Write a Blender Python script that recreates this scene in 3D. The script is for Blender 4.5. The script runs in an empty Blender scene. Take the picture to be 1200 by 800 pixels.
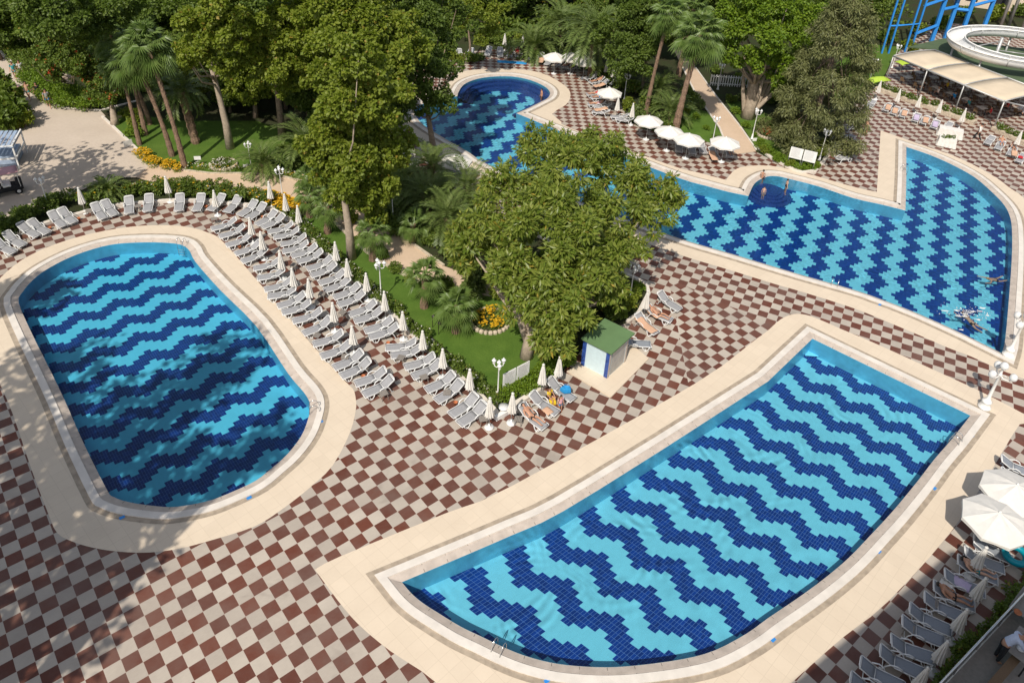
import bpy, bmesh, math, random
import numpy as np
from mathutils import Vector, Matrix
from mathutils.geometry import tessellate_polygon
R = math.radians
random.seed(7)
sc = bpy.context.scene
C = sc.collection

# ------------------------------------------------------------------ camera
CAM_H, FPX, CX, CY = 29.3, 906.9, 627.2, 269.5          # height, focal length and centre in photo pixels (1200 wide)
PIT, ROL = R(31.99), R(3.855)
_f = Vector((0, math.cos(PIT), -math.sin(PIT))); _r = Vector((1, 0, 0)); _u = _r.cross(_f)
RT = _r * math.cos(ROL) + _u * math.sin(ROL); UP = -_r * math.sin(ROL) + _u * math.cos(ROL); FW = _f
cd = bpy.data.cameras.new('camera'); cam = bpy.data.objects.new('camera', cd); C.objects.link(cam); sc.camera = cam
cd.sensor_fit = 'HORIZONTAL'; cd.sensor_width = 36; cd.lens = FPX / 1200 * 36
cd.shift_x = (600 - CX) / 1200; cd.shift_y = -(400 - CY) / 1200
cd.clip_start = .5; cd.clip_end = 3000
M3 = Matrix((RT, UP, -FW)).transposed()
cam.matrix_world = Matrix.Translation((0, 0, CAM_H)) @ M3.to_4x4()

def gp(x, y, z=0.0):
    """the point at height z seen at photo pixel (x, y)"""
    d = FW * FPX + RT * (x - CX) - UP * (y - CY)
    t = (z - CAM_H) / d.z
    return Vector((d.x * t, d.y * t, z))
def gl(pts, z=0.0): return [gp(x, y, z) for x, y in pts]

# ------------------------------------------------------------------ light
EL, AZ = R(50.5), R(17.5)                                   # sun behind the camera, to the left
sd = Vector((-math.sin(AZ) * math.cos(EL), -math.cos(AZ) * math.cos(EL), math.sin(EL)))
sl = bpy.data.lights.new('sun', 'SUN'); so = bpy.data.objects.new('sun', sl); C.objects.link(so)
sl.energy = 4.4; sl.angle = R(.55); sl.color = (1, .93, .82)
so.rotation_euler = sd.to_track_quat('Z', 'Y').to_euler()
w = bpy.data.worlds.new('World'); sc.world = w; w.use_nodes = True
nt = w.node_tree; bg = nt.nodes['Background']
sky = nt.nodes.new('ShaderNodeTexSky'); sky.sky_type = 'NISHITA'; sky.sun_disc = False
sky.dust_density = 1.6; sky.sun_elevation = EL; sky.sun_rotation = math.pi + AZ
hs = nt.nodes.new('ShaderNodeHueSaturation'); hs.inputs['Saturation'].default_value = .6; nt.links.new(sky.outputs[0], hs.inputs['Color']); nt.links.new(hs.outputs[0], bg.inputs[0]); bg.inputs[1].default_value = .125
sc.view_settings.view_transform = 'Standard'; sc.view_settings.look = 'None'
sc.view_settings.exposure = 0; sc.view_settings.gamma = 1
sc.cycles.use_denoising = True
sc.cycles.max_bounces = 8; sc.cycles.transparent_max_bounces = 12
sc.cycles.caustics_reflective = False; sc.cycles.caustics_refractive = False
sc.cycles.sample_clamp_indirect = 6

# ------------------------------------------------------------------ materials
class NT:
    def __init__(s, name):
        s.m = bpy.data.materials.new(name); s.m.use_nodes = True; s.t = s.m.node_tree
        s.b = s.t.nodes['Principled BSDF']; s.out = s.t.nodes['Material Output']
    def n(s, kind, **kw):
        x = s.t.nodes.new('ShaderNode' + kind)
        for k, v in kw.items(): setattr(x, k, v)
        return x
    def l(s, a, b): s.t.links.new(a, b)
    def inp(s, node, i, v):
        if isinstance(v, (int, float, tuple)): node.inputs[i].default_value = v
        else: s.l(v, node.inputs[i])
    def math(s, op, a, b=0.0, c=None):
        x = s.n('Math', operation=op); s.inp(x, 0, a); s.inp(x, 1, b)
        if c is not None: s.inp(x, 2, c)
        return x.outputs[0]
    def mix(s, f, a, b, mode='MIX'):
        x = s.n('MixRGB', blend_type=mode); s.inp(x, 0, f); s.inp(x, 1, a); s.inp(x, 2, b); return x.outputs[0]
    def noise(s, scale, detail=3, co=None, rough=.55, dist=0.0):
        x = s.n('TexNoise'); x.inputs['Scale'].default_value = scale; x.inputs['Detail'].default_value = detail
        x.inputs['Roughness'].default_value = rough; x.inputs['Distortion'].default_value = dist
        if co is not None: s.l(co, x.inputs['Vector'])
        return x.outputs[0]
    def ramp(s, f, lo, hi, a=0.0, b=1.0):
        x = s.n('MapRange'); s.inp(x, 0, f); s.inp(x, 1, lo); s.inp(x, 2, hi); s.inp(x, 3, a); s.inp(x, 4, b); return x.outputs[0]
    def wob(s):
        x = s.n('TexNoise'); x.inputs['Scale'].default_value = .55; s.l(s.pos(), x.inputs['Vector']); return x.outputs[1]
    def pos(s): return s.n('NewGeometry').outputs['Position']
    def objco(s): return s.n('TexCoord').outputs['Object']
    def bump(s, h, dist=.01, st=.5):
        x = s.n('Bump'); x.inputs['Strength'].default_value = st; x.inputs['Distance'].default_value = dist; s.l(h, x.inputs['Height']); s.l(x.outputs[0], s.b.inputs['Normal'])
def c4(c): return (c[0], c[1], c[2], 1.0)
def plain(name, col, rough=.6, var=.12, scale=6, metal=0.0, spec=.4, bumpd=0.0):
    t = NT(name); co = t.objco(); nz = t.noise(scale, 4, co)
    f = t.ramp(nz, .3, .7, 1 - var, 1 + var)
    rgb = t.mix(1.0, c4(col), f, 'MULTIPLY'); t.l(rgb, t.b.inputs['Base Color'])
    t.b.inputs['Roughness'].default_value = rough; t.b.inputs['Metallic'].default_value = metal; t.b.inputs['Specular IOR Level'].default_value = spec
    if bumpd: t.bump(t.noise(scale * 6, 4, co), bumpd, .6)
    return t.m
def leafmat(name, a, b, trans=.35, rough=.5, odd=None):
    """leaf: colour differs from leaf to leaf, some light passes through"""
    t = NT(name); g = t.n('NewGeometry'); r = g.outputs['Random Per Island']
    col = t.mix(r, c4(a), c4(b)); big = t.noise(.35, 2, g.outputs['Position'])
    col = t.mix(t.ramp(big, .35, .65, 0, .55), col, c4(tuple(x * .72 + y * .28 for x, y in zip(a, b))))
    if odd: col = t.mix(t.math('GREATER_THAN', t.math('FRACT', t.math('MULTIPLY', r, 37.0)), .986), col, c4(odd))
    t.l(col, t.b.inputs['Base Color']); t.b.inputs['Roughness'].default_value = rough; t.b.inputs['Specular IOR Level'].default_value = .35
    tr = t.n('BsdfTranslucent'); t.l(t.mix(1.0, col, (1.0, 1.15, .45, 1), 'MULTIPLY'), tr.inputs[0])
    ms = t.n('MixShader'); ms.inputs[0].default_value = trans; t.l(t.b.outputs[0], ms.inputs[1]); t.l(tr.outputs[0], ms.inputs[2]); t.l(ms.outputs[0], t.out.inputs[0])
    return t.m

def deck_material():
    t = NT('checker_tiles'); p = t.pos(); sx = t.n('SeparateXYZ'); t.l(p, sx.inputs[0]); X, Y = sx.outputs[0], sx.outputs[1]
    def uv(th, ox, oy):
        c, s_ = math.cos(th) / .6, math.sin(th) / .6
        u = t.math('ADD', t.math('MULTIPLY', X, c), t.math('MULTIPLY', Y, s_)); v = t.math('SUBTRACT', t.math('MULTIPLY', X, s_), t.math('MULTIPLY', Y, c))
        ou = ox * c + oy * s_; ov = ox * s_ - oy * c
        return t.math('SUBTRACT', u, ou), t.math('SUBTRACT', v, ov)
    ZN = [ZONE1, ZONE2, ZONE3]
    us = [uv(*z) for z in ZN]
    # which laying direction: zone 2 lies between the pools, zone 3 at the far end
    a, b = gp(584, 504), gp(642, 558); n = Vector((-(b - a).y, (b - a).x)); n = n.normalized()
    if n.x < 0: n = -n
    z2 = t.math('GREATER_THAN', t.math('ADD', t.math('MULTIPLY', X, n.x), t.math('MULTIPLY', Y, n.y)), n.x * a.x + n.y * a.y)
    q = gp(1190, 485); k = gp(1000, 400); m = Vector((-(q - k).y, (q - k).x)); m = m.normalized()
    if m.y < 0: m = -m
    z2b = t.math('MAXIMUM', t.math('GREATER_THAN', t.math('ADD', t.math('MULTIPLY', X, m.x), t.math('MULTIPLY', Y, m.y)), m.x * q.x + m.y * q.y - 2), t.math('LESS_THAN', X, 9.0))
    z2 = t.math('MULTIPLY', z2, z2b)
    z3 = t.math('MULTIPLY', t.math('GREATER_THAN', Y, 47.0), t.math('GREATER_THAN', X, -12.0))
    def sel(i):
        r = t.math('ADD', us[0][i], t.math('MULTIPLY', z2, t.math('SUBTRACT', us[1][i], us[0][i])))
        return t.math('ADD', r, t.math('MULTIPLY', z3, t.math('SUBTRACT', us[2][i], r)))
    u, v = sel(0), sel(1)
    fu, fv = t.math('FLOOR', u), t.math('FLOOR', v)
    par = t.math('MODULO', t.math('ABSOLUTE', t.math('ADD', fu, fv)), 2.0)
    du = t.math('ABSOLUTE', t.math('SUBTRACT', t.math('FRACT', u), .5)); dv = t.math('ABSOLUTE', t.math('SUBTRACT', t.math('FRACT', v), .5))
    grout = t.math('GREATER_THAN', t.math('MAXIMUM', du, dv), .492)
    wn = t.n('TexWhiteNoise'); wn.noise_dimensions = '2D'; cx = t.n('CombineXYZ'); t.l(fu, cx.inputs[0]); t.l(fv, cx.inputs[1]); t.l(cx.outputs[0], wn.inputs['Vector'])
    # wood-like streaks along the tiles
    st = t.n('CombineXYZ'); t.l(t.math('MULTIPLY', u, 3.0), st.inputs[0]); t.l(t.math('MULTIPLY', v, 26.0), st.inputs[1])
    gr = t.noise(1.0, 4, st.outputs[0], .6)
    dirt = t.noise(.38, 6, p, .68)
    bf = t.ramp(t.math('ADD', t.math('MULTIPLY', gr, .6), t.math('MULTIPLY', wn.outputs[0], .4)), .2, .75)
    brown = t.mix(bf, (.088, .025, .014, 1), (.146, .043, .023, 1))
    cream = t.mix(bf, (.385, .335, .283, 1), (.505, .445, .375, 1))
    col = t.mix(par, brown, cream); col = t.mix(grout, col, (.46, .38, .32, 1))
    wet = t.noise(.16, 4, p, .7, 1.5); col = t.mix(t.ramp(dirt, .38, .72, .0, .36), col, (.22, .18, .155, 1)); col = t.mix(t.ramp(wet, .60, .66, 0, .22), col, (.12, .095, .08, 1))
    t.l(col, t.b.inputs['Base Color']); t.b.inputs['Roughness'].default_value = .55
    t.bump(t.math('SUBTRACT', t.math('MULTIPLY', gr, .3), grout), .004, .5)
    return t.m
def zone(th, px): p = gp(*px); return (th, p.x, p.y)
ZONE1 = zone(R(42.1), (450.0, 511.0)); ZONE2 = zone(R(-24.3), (851.5, 338.0)); ZONE3 = zone(R(50), (673.5, 106.5))

def surround_material():
    t = NT('beige_paving'); p = t.pos(); mp = t.n('Mapping'); t.l(p, mp.inputs[0]); mp.inputs['Rotation'].default_value = (0, 0, R(42))
    br = t.n('TexBrick'); t.l(mp.outputs[0], br.inputs[0]); br.offset = 0
    for k, v in (('Scale', 1.0), ('Brick Width', .6), ('Row Height', .6), ('Mortar Size', .009), ('Mortar Smooth', .3), ('Bias', 0)): br.inputs[k].default_value = v
    br.inputs['Color1'].default_value = (.635, .535, .415, 1); br.inputs['Color2'].default_value = (.665, .56, .435, 1); br.inputs['Mortar'].default_value = (.56, .465, .355, 1)
    d = t.noise(.7, 5, p, .6); f = t.noise(9, 4, p)
    col = t.mix(t.ramp(d, .4, .75, 0, .34), br.outputs[0], (.53, .43, .325, 1)); col = t.mix(t.ramp(f, .3, .7, 0, .10), col, (.80, .66, .5, 1))
    t.l(col, t.b.inputs['Base Color']); t.b.inputs['Roughness'].default_value = .6; return t.m

def pool_tile_material(name, light, dark, grout, gw, sparkle=False):
    t = NT(name); uv = t.n('UVMap'); sx = t.n('SeparateXYZ'); t.l(uv.outputs[0], sx.inputs[0]); a, b = sx.outputs[0], sx.outputs[1]
    s = t.math('FLOOR', a); m = t.math('FLOORED_MODULO', s, 6.0)
    off = t.math('SUBTRACT', t.math('ABSOLUTE', t.math('SUBTRACT', m, 3.0)), 3.0)          # 0,-1,-2,-3,-2,-1
    k = t.math('FLOORED_MODULO', t.math('SUBTRACT', t.math('FLOOR', b), off), 8.0)
    dk = t.math('GREATER_THAN', k, 3.5)
    a3 = t.math('MULTIPLY', a, 3.0); du = t.math('ABSOLUTE', t.math('SUBTRACT', t.math('FRACT', a3), .5)); dv = t.math('ABSOLUTE', t.math('SUBTRACT', t.math('FRACT', b), .5))
    g = t.math('MAXIMUM', t.math('GREATER_THAN', du, .5 - gw * 2), t.math('GREATER_THAN', dv, .5 - gw))
    wn = t.n('TexWhiteNoise'); wn.noise_dimensions = '2D'; cx = t.n('CombineXYZ'); t.l(t.math('FLOOR', a3), cx.inputs[0]); t.l(t.math('FLOOR', b), cx.inputs[1]); t.l(cx.outputs[0], wn.inputs['Vector'])
    v = t.math('ADD', 1.0, t.math('MULTIPLY', t.math('SUBTRACT', wn.outputs[0], .5), t.math('ADD', .05, t.math('MULTIPLY', dk, .4))))
    col = t.mix(1.0, t.mix(dk, c4(light), c4(dark)), v, 'MULTIPLY')
    gc = t.mix(dk, c4(tuple(x * 1.03 for x in light)), c4(grout)); col = t.mix(g, col, gc)
    t.l(col, t.b.inputs['Base Color']); t.b.inputs['Roughness'].default_value = .35; return t.m

def water_material(name, tint, ripple, caustic_tint_scale, caustic_tint_lo, bump_st=.25, rings=()):
    """clear water: mirror by Fresnel over a tinted clear body; caustic light and dark are painted into the clear tint"""
    t = NT(name); p = t.pos()
    n1 = t.noise(ripple, 3, p, .5, .6); n2 = t.noise(ripple * 4, 2, p)
    bp = t.n('Bump'); bp.inputs['Strength'].default_value = bump_st; bp.inputs['Distance'].default_value = .03
    hgt = t.math('ADD', n1, t.math('MULTIPLY', n2, .25)); ringv = None
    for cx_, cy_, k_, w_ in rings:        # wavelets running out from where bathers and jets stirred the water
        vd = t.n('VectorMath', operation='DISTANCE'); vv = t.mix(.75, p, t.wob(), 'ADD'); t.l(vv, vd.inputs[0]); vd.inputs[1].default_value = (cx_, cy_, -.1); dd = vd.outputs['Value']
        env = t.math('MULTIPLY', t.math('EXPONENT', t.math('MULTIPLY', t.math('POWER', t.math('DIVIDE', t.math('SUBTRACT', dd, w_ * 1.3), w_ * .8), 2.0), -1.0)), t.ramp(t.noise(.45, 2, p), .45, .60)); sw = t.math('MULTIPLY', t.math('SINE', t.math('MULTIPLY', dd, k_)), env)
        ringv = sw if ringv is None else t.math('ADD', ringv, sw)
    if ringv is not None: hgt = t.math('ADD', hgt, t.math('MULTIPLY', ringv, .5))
    t.l(hgt, bp.inputs['Height'])
    fr = t.n('Fresnel'); fr.inputs[0].default_value = 1.33; t.l(bp.outputs[0], fr.inputs[1])
    gl_ = t.n('BsdfGlossy'); gl_.inputs['Roughness'].default_value = .03; t.l(bp.outputs[0], gl_.inputs['Normal'])
    vo = t.n('TexVoronoi', feature='SMOOTH_F1'); vo.inputs['Scale'].default_value = caustic_tint_scale
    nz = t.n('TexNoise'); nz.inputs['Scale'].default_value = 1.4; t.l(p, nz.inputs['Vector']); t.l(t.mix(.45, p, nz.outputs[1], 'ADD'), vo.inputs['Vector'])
    band = t.ramp(vo.outputs['Distance'], .15, .75, caustic_tint_lo, 1.0); patch = t.ramp(t.noise(.22, 3, p), .42, .62)
    f = t.math('ADD', t.math('MULTIPLY', band, patch), t.math('MULTIPLY', t.math('SUBTRACT', 1.0, patch), (1 + caustic_tint_lo) / 2))  # painted caustics: cell pattern brightens and dims the transparent colour
    if ringv is not None: f = t.math('MINIMUM', 1.0, t.math('ADD', f, t.math('MULTIPLY', ringv, .11)))  # ripple arcs of light and dark, also painted into the tint
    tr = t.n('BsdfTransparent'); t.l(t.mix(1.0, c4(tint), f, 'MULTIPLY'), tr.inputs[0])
    ms = t.n('MixShader'); t.l(fr.outputs[0], ms.inputs[0]); t.l(tr.outputs[0], ms.inputs[1]); t.l(gl_.outputs[0], ms.inputs[2]); t.l(ms.outputs[0], t.out.inputs[0])
    return t.m

def ground_mix(name, a, b, scale=1.2, rough=.9, bumpd=.03, c=None):
    t = NT(name); p = t.pos(); n = t.noise(scale, 5, p, .65); f = t.noise(scale * 14, 3, p)
    col = t.mix(t.ramp(n, .35, .65), c4(a), c4(b)); big = t.noise(.23, 4, p, .6, .8); col = t.mix(t.ramp(big, .48, .68, 0, .22 if name.startswith('lawn') else .12), col, c4((.13, .165, .036) if name.startswith('lawn') else tuple(x * .8 for x in b))); col = t.mix(t.ramp(f, .3, .75, 0, .45), col, c4(c or tuple(x * .55 for x in a)))
    t.l(col, t.b.inputs['Base Color']); t.b.inputs['Roughness'].default_value = rough; t.b.inputs['Specular IOR Level'].default_value = .15; t.bump(f, bumpd, .7); return t.m

MT = {}
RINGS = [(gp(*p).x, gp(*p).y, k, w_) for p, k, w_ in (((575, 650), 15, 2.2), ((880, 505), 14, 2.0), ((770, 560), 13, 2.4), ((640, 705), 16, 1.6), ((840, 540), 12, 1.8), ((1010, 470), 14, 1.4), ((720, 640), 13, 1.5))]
MT['deck'] = deck_material(); MT['beige'] = surround_material()
MT['lip'] = plain('lip_stone', (.47, .405, .35), .6, .14, 2.2); MT['coping'] = plain('white_coping', (.66, .61, .55), .55, .10, 1.5); MT['drain'] = plain('drain_grate', (.36, .295, .225), .7, .22, 3)
MT['poolA'] = pool_tile_material('pool_tiles_oval', (.115, .53, .73), (.002, .029, .175), (.09, .17, .40), .020)
MT['poolB'] = pool_tile_material('pool_tiles_mosaic', (.22, .73, .95), (.003, .048, .30), (.01, .09, .32), .02)
MT['poolC'] = pool_tile_material('pool_tiles_fan', (.18, .585, .755), (.002, .034, .215), (.11, .22, .50), .022)
MT['poolwall'] = plain('pool_wall_tiles', (.11, .45, .66), .3, .08, 3); MT['step'] = plain('dark_step_mosaic', (.03, .075, .29), .3, .45, 7)
MT['waterA'] = water_material('still_water', (.83, .96, .99), .9, 1.1, .88); MT['waterB'] = water_material('painted_sparkle_water', (.90, .985, 1.0), 1.8, 5.5, .60, .5); MT['waterC'] = water_material('rippled_water', (.89, .975, .99), 1.2, 1.7, .84, .35, RINGS)
MT['lawn'] = ground_mix('lawn_grass', (.068, .128, .018), (.098, .168, .026), .8, .9, .03, (.046, .092, .013)); MT['soil'] = ground_mix('garden_soil', (.045, .040, .022), (.035, .055, .018), .7, .95, .05)
MT['plaza'] = ground_mix('plaza_concrete', (.50, .42, .345), (.56, .475, .395), .35, .8, .004, (.44, .37, .30)); MT['path'] = ground_mix('path_pavers', (.56, .42, .30), (.62, .47, .345), .5, .75, .006, (.48, .36, .26))
MT['white'] = plain('white_paint', (.78, .77, .74), .4, .05, 4); MT['canvas'] = plain('white_canvas', (.68, .655, .61), .8, .06, 3); MT['plastic'] = plain('white_plastic', (.68, .68, .67), .35, .04, 4)
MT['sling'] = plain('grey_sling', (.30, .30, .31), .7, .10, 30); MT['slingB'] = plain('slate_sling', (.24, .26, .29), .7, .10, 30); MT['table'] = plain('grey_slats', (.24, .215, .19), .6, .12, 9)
MT['bark'] = plain('bark', (.23, .17, .12), .9, .35, 5, bumpd=.03); MT['palmbark'] = plain('palm_bark', (.21, .135, .09), .9, .4, 7, bumpd=.05); MT['paleb'] = plain('pale_bark', (.36, .29, .22), .9, .25, 4, bumpd=.02)
MT['steel'] = plain('grey_steel', (.40, .40, .39), .4, .08, 3, .3); MT['chrome'] = plain('polished_steel', (.62, .62, .62), .2, .05, 3, .9)
MT['skin'] = plain('skin', (.46, .24, .15), .5, .08, 8); MT['skinB'] = plain('pale_skin', (.60, .36, .25), .5, .08, 8); MT['hair'] = plain('dark_hair', (.02, .014, .01), .5, .2, 20)
MT['green'] = plain('green_roofing', (.115, .20, .085), .75, .07, 1.5); MT['blue'] = plain('blue_paint', (.03, .23, .62), .4, .08, 1.5)
MT['netting'] = plain('dark_green_netting', (.075, .11, .055), .9, .12, 1.5); MT['joint'] = plain('stone_joint', (.20, .17, .145), .8, .1, 5); MT['terracotta'] = plain('terracotta', (.42, .14, .055), .7, .15, 6); MT['stone'] = plain('pale_stone', (.50, .42, .32), .85, .25, 5, bumpd=.02); MT['curb'] = plain('white_curb', (.66, .60, .53), .7, .12, 2)
L1 = leafmat('plane_leaves', (.155, .215, .022), (.29, .325, .045), .45, .5, (.36, .27, .05)); L2 = leafmat('glossy_leaves', (.12, .19, .02), (.33, .355, .075), .44, .38, (.40, .30, .05)); L3 = leafmat('dark_leaves', (.08, .13, .02), (.17, .23, .04), .4)
L4 = leafmat('conifer_needles', (.105, .12, .04), (.215, .22, .085), .2); L5 = leafmat('palm_fronds', (.085, .135, .028), (.18, .225, .065), .25, .4); L6 = leafmat('fan_fronds', (.10, .17, .035), (.19, .26, .07), .3, .4)
L7 = leafmat('bright_leaves', (.105, .19, .014), (.21, .29, .022), .35); L8 = leafmat('shrub_leaves', (.085, .14, .02), (.19, .25, .04), .38, .5, (.30, .22, .05)); L9 = leafmat('yellow_petals', (.62, .34, .01), (.75, .50, .03), .2); L10 = leafmat('red_petals', (.55, .05, .02), (.62, .14, .05), .2); L11 = leafmat('white_petals', (.6, .56, .5), (.75, .72, .66), .2)

# ------------------------------------------------------------------ object helpers
def tag(o, label=None, cat=None, group=None, kind=None):
    if label: o['label'] = label
    if cat: o['category'] = cat
    if group: o['group'] = group
    if kind: o['kind'] = kind
    return o
def link(name, me, mats, parent=None):
    if not isinstance(mats, (list, tuple)): mats = [mats]
    if not me.materials:
        for m in mats: me.materials.append(m)
    o = bpy.data.objects.new(name, me); C.objects.link(o)
    if parent: o.parent = parent
    return o
def empty(name, loc=(0, 0, 0), rz=0.0):
    o = bpy.data.objects.new(name, None); C.objects.link(o); o.location = loc; o.rotation_euler = (0, 0, rz); o.empty_display_size = .2; return o
def kids(o): return list(o.children)
def dup(o, loc=None, rz=None, s=None, label=None, group=None):
    def cp(x, par):
        c = x.copy(); C.objects.link(c)
        if par: c.parent = par
        for ch in kids(x): cp(ch, c)
        return c
    r = cp(o, None)
    if loc is not None: r.location = loc
    if rz is not None: r.rotation_euler = (0, 0, rz)
    if s is not None: r.scale = (s, s, s) if isinstance(s, (int, float)) else s
    if label: r['label'] = label
    if group: r['group'] = group
    return r
class MB:
    """collects vertices and faces; build() links them as one mesh"""
    def __init__(s): s.v = []; s.f = []; s.mi = []
    def add(s, v, f, m=0):
        o = len(s.v); s.v += [tuple(x) for x in v]; s.f += [tuple(i + o for i in q) for q in f]; s.mi += [m] * len(f); return s
    def box(s, c, d, rz=0.0, m=0, bev=0.0):
        x, y, z = d[0] / 2, d[1] / 2, d[2] / 2; cs, sn = math.cos(rz), math.sin(rz)
        if bev:
            b = bev; v = []
            for zz, e in ((-z, b), (-z + b, 0), (z - b, 0), (z, b)):
                for px, py in ((-x + e, -y + b), (-x + b, -y + e), (x - b, -y + e), (x - e, -y + b), (x - e, y - b), (x - b, y - e), (-x + b, y - e), (-x + e, y - b)): v.append((c[0] + px * cs - py * sn, c[1] + px * sn + py * cs, c[2] + zz))
            f = [tuple(range(7, -1, -1)), tuple(range(24, 32))] + [(r * 8 + i, r * 8 + (i + 1) % 8, r * 8 + 8 + (i + 1) % 8, r * 8 + 8 + i) for r in range(3) for i in range(8)]
            return s.add(v, f, m)
        v = [(c[0] + a * x * cs - b * y * sn, c[1] + a * x * sn + b * y * cs, c[2] + e * z) for e in (-1, 1) for a, b in ((-1, -1), (1, -1), (1, 1), (-1, 1))]
        return s.add(v, [(3, 2, 1, 0), (4, 5, 6, 7), (0, 1, 5, 4), (1, 2, 6, 5), (2, 3, 7, 6), (3, 0, 4, 7)], m)
    def tube(s, pts, r, n=8, m=0, cap=True, flat=1.0):
        pts = [Vector(p) for p in pts]; rs = r if isinstance(r, (list, tuple)) else [r] * len(pts); v = []; f = []
        d0 = (pts[1] - pts[0]).normalized(); ref = Vector((0, 0, 1)) if abs(d0.z) < .9 else Vector((1, 0, 0)); nx = d0.cross(ref).normalized()
        for i, p in enumerate(pts):
            d = (pts[min(i + 1, len(pts) - 1)] - pts[max(i - 1, 0)]).normalized(); nx = (nx - d * nx.dot(d)).normalized(); ny = d.cross(nx)
            for k in range(n): a = 2 * math.pi * k / n; v.append(p + (nx * math.cos(a) + ny * math.sin(a) * flat) * rs[i])
        for i in range(len(pts) - 1):
            for k in range(n): f.append((i * n + k, i * n + (k + 1) % n, (i + 1) * n + (k + 1) % n, (i + 1) * n + k))
        if cap: f += [tuple(range(n - 1, -1, -1)), tuple(range((len(pts) - 1) * n, len(pts) * n))]
        return s.add(v, f, m)
    def lathe(s, prof, n=12, c=(0, 0, 0), m=0, pleat=0.0, pn=0):
        v = []; f = []
        for r, z in prof:
            for k in range(n):
                a = 2 * math.pi * k / n; q = r * (1 + (pleat * (1 if k % 2 else -1) if r > .03 else 0)); v.append((c[0] + q * math.cos(a), c[1] + q * math.sin(a), c[2] + z))
        for i in range(len(prof) - 1):
            for k in range(n): f.append((i * n + k, i * n + (k + 1) % n, (i + 1) * n + (k + 1) % n, (i + 1) * n + k))
        f += [tuple(range(n - 1, -1, -1)), tuple(range((len(prof) - 1) * n, len(prof) * n))]
        return s.add(v, f, m)
    def sheet(s, rows, th=.0, m=0):
        """grid of points, doubled by th below"""
        nr, nc = len(rows), len(rows[0]); v = [p for r in rows for p in r]; f = [(i * nc + j, i * nc + j + 1, (i + 1) * nc + j + 1, (i + 1) * nc + j) for i in range(nr - 1) for j in range(nc - 1)]
        if th:
            o = len(v); v = v + [(p[0], p[1], p[2] - th) for p in v]; f += [tuple(reversed([i + o for i in q])) for q in list(f)]
            for i in range(nr - 1): f += [(i * nc, (i + 1) * nc, (i + 1) * nc + o, i * nc + o), ((i + 1) * nc - 1, (i + 1) * nc - 1 + o, (i + 2) * nc - 1 + o, (i + 2) * nc - 1)]
            for j in range(nc - 1): f += [(j + 1, j, j + o, j + 1 + o), ((nr - 1) * nc + j, (nr - 1) * nc + j + 1, (nr - 1) * nc + j + 1 + o, (nr - 1) * nc + j + o)]
        return s.add(v, f, m)
    def mesh(s, name, smooth=False):
        me = bpy.data.meshes.new(name); me.from_pydata(s.v, [], s.f); me.update()
        if any(s.mi): me.polygons.foreach_set('material_index', s.mi)
        if smooth: me.polygons.foreach_set('use_smooth', [True] * len(me.polygons))
        return me
    def build(s, name, mats, parent=None, smooth=False): return link(name, s.mesh(name, smooth), mats, parent)

def flat(name, outer, holes, z, mat, **kw):
    """a flat sheet with holes"""
    polys = [[Vector((p[0], p[1], 0)) for p in outer]] + [[Vector((p[0], p[1], 0)) for p in h] for h in holes]
    tris = tessellate_polygon(polys); vs = [(p.x, p.y, z) for q in polys for p in q]
    out = []
    for a, b, c in tris:
        A, B, D = Vector(vs[a]), Vector(vs[b]), Vector(vs[c])
        out.append((a, b, c) if (B - A).cross(D - A).z > 0 else (a, c, b))
    me = bpy.data.meshes.new(name); me.from_pydata(vs, [], out); me.update()
    o = link(name, me, mat); o['kind'] = 'structure'
    for k, v in kw.items(): o[k] = v
    return o
def area(p): return sum(p[i][0] * p[(i + 1) % len(p)][1] - p[(i + 1) % len(p)][0] * p[i][1] for i in range(len(p))) / 2
def ccw(p): return p if area(p) > 0 else list(reversed(p))
def smooth_closed(pts, corners=(), sub=4):
    """Catmull-Rom through the points, sharp at the listed indices"""
    n = len(pts); out = []
    for i in range(n):
        p0, p1, p2, p3 = pts[i - 1], pts[i], pts[(i + 1) % n], pts[(i + 2) % n]
        if i in corners: p0 = p1
        if (i + 1) % n in corners: p3 = p2
        for k in range(sub):
            t = k / sub; out.append(tuple(.5 * (2 * p1[j] + (p2[j] - p0[j]) * t + (2 * p0[j] - 5 * p1[j] + 4 * p2[j] - p3[j]) * t * t + (3 * p1[j] - p0[j] - 3 * p2[j] + p3[j]) * t ** 3) for j in (0, 1)))
    return out
def offset(poly, d):
    """grow a counter-clockwise polygon outward by d (mitred)"""
    n = len(poly); out = []
    for i in range(n):
        a, b, c = (Vector(poly[i - 1]).to_2d(), Vector(poly[i]).to_2d(), Vector(poly[(i + 1) % n]).to_2d())
        e1, e2 = (b - a).normalized(), (c - b).normalized(); n1, n2 = Vector((e1.y, -e1.x)), Vector((e2.y, -e2.x)); m = (n1 + n2)
        m = m / max(.35, m.length_squared) * 2 if m.length > 1e-6 else n1
        if m.length > 2.2: m = m.normalized() * 2.2
        out.append(tuple(b + m * d))
    return out
def ring(mb, a, za, b, zb, m=0):
    n = len(a); v = [(p[0], p[1], za) for p in a] + [(p[0], p[1], zb) for p in b]
    mb.add(v, [(i, n + i, n + (i + 1) % n, (i + 1) % n) for i in range(n)], m)
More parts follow.
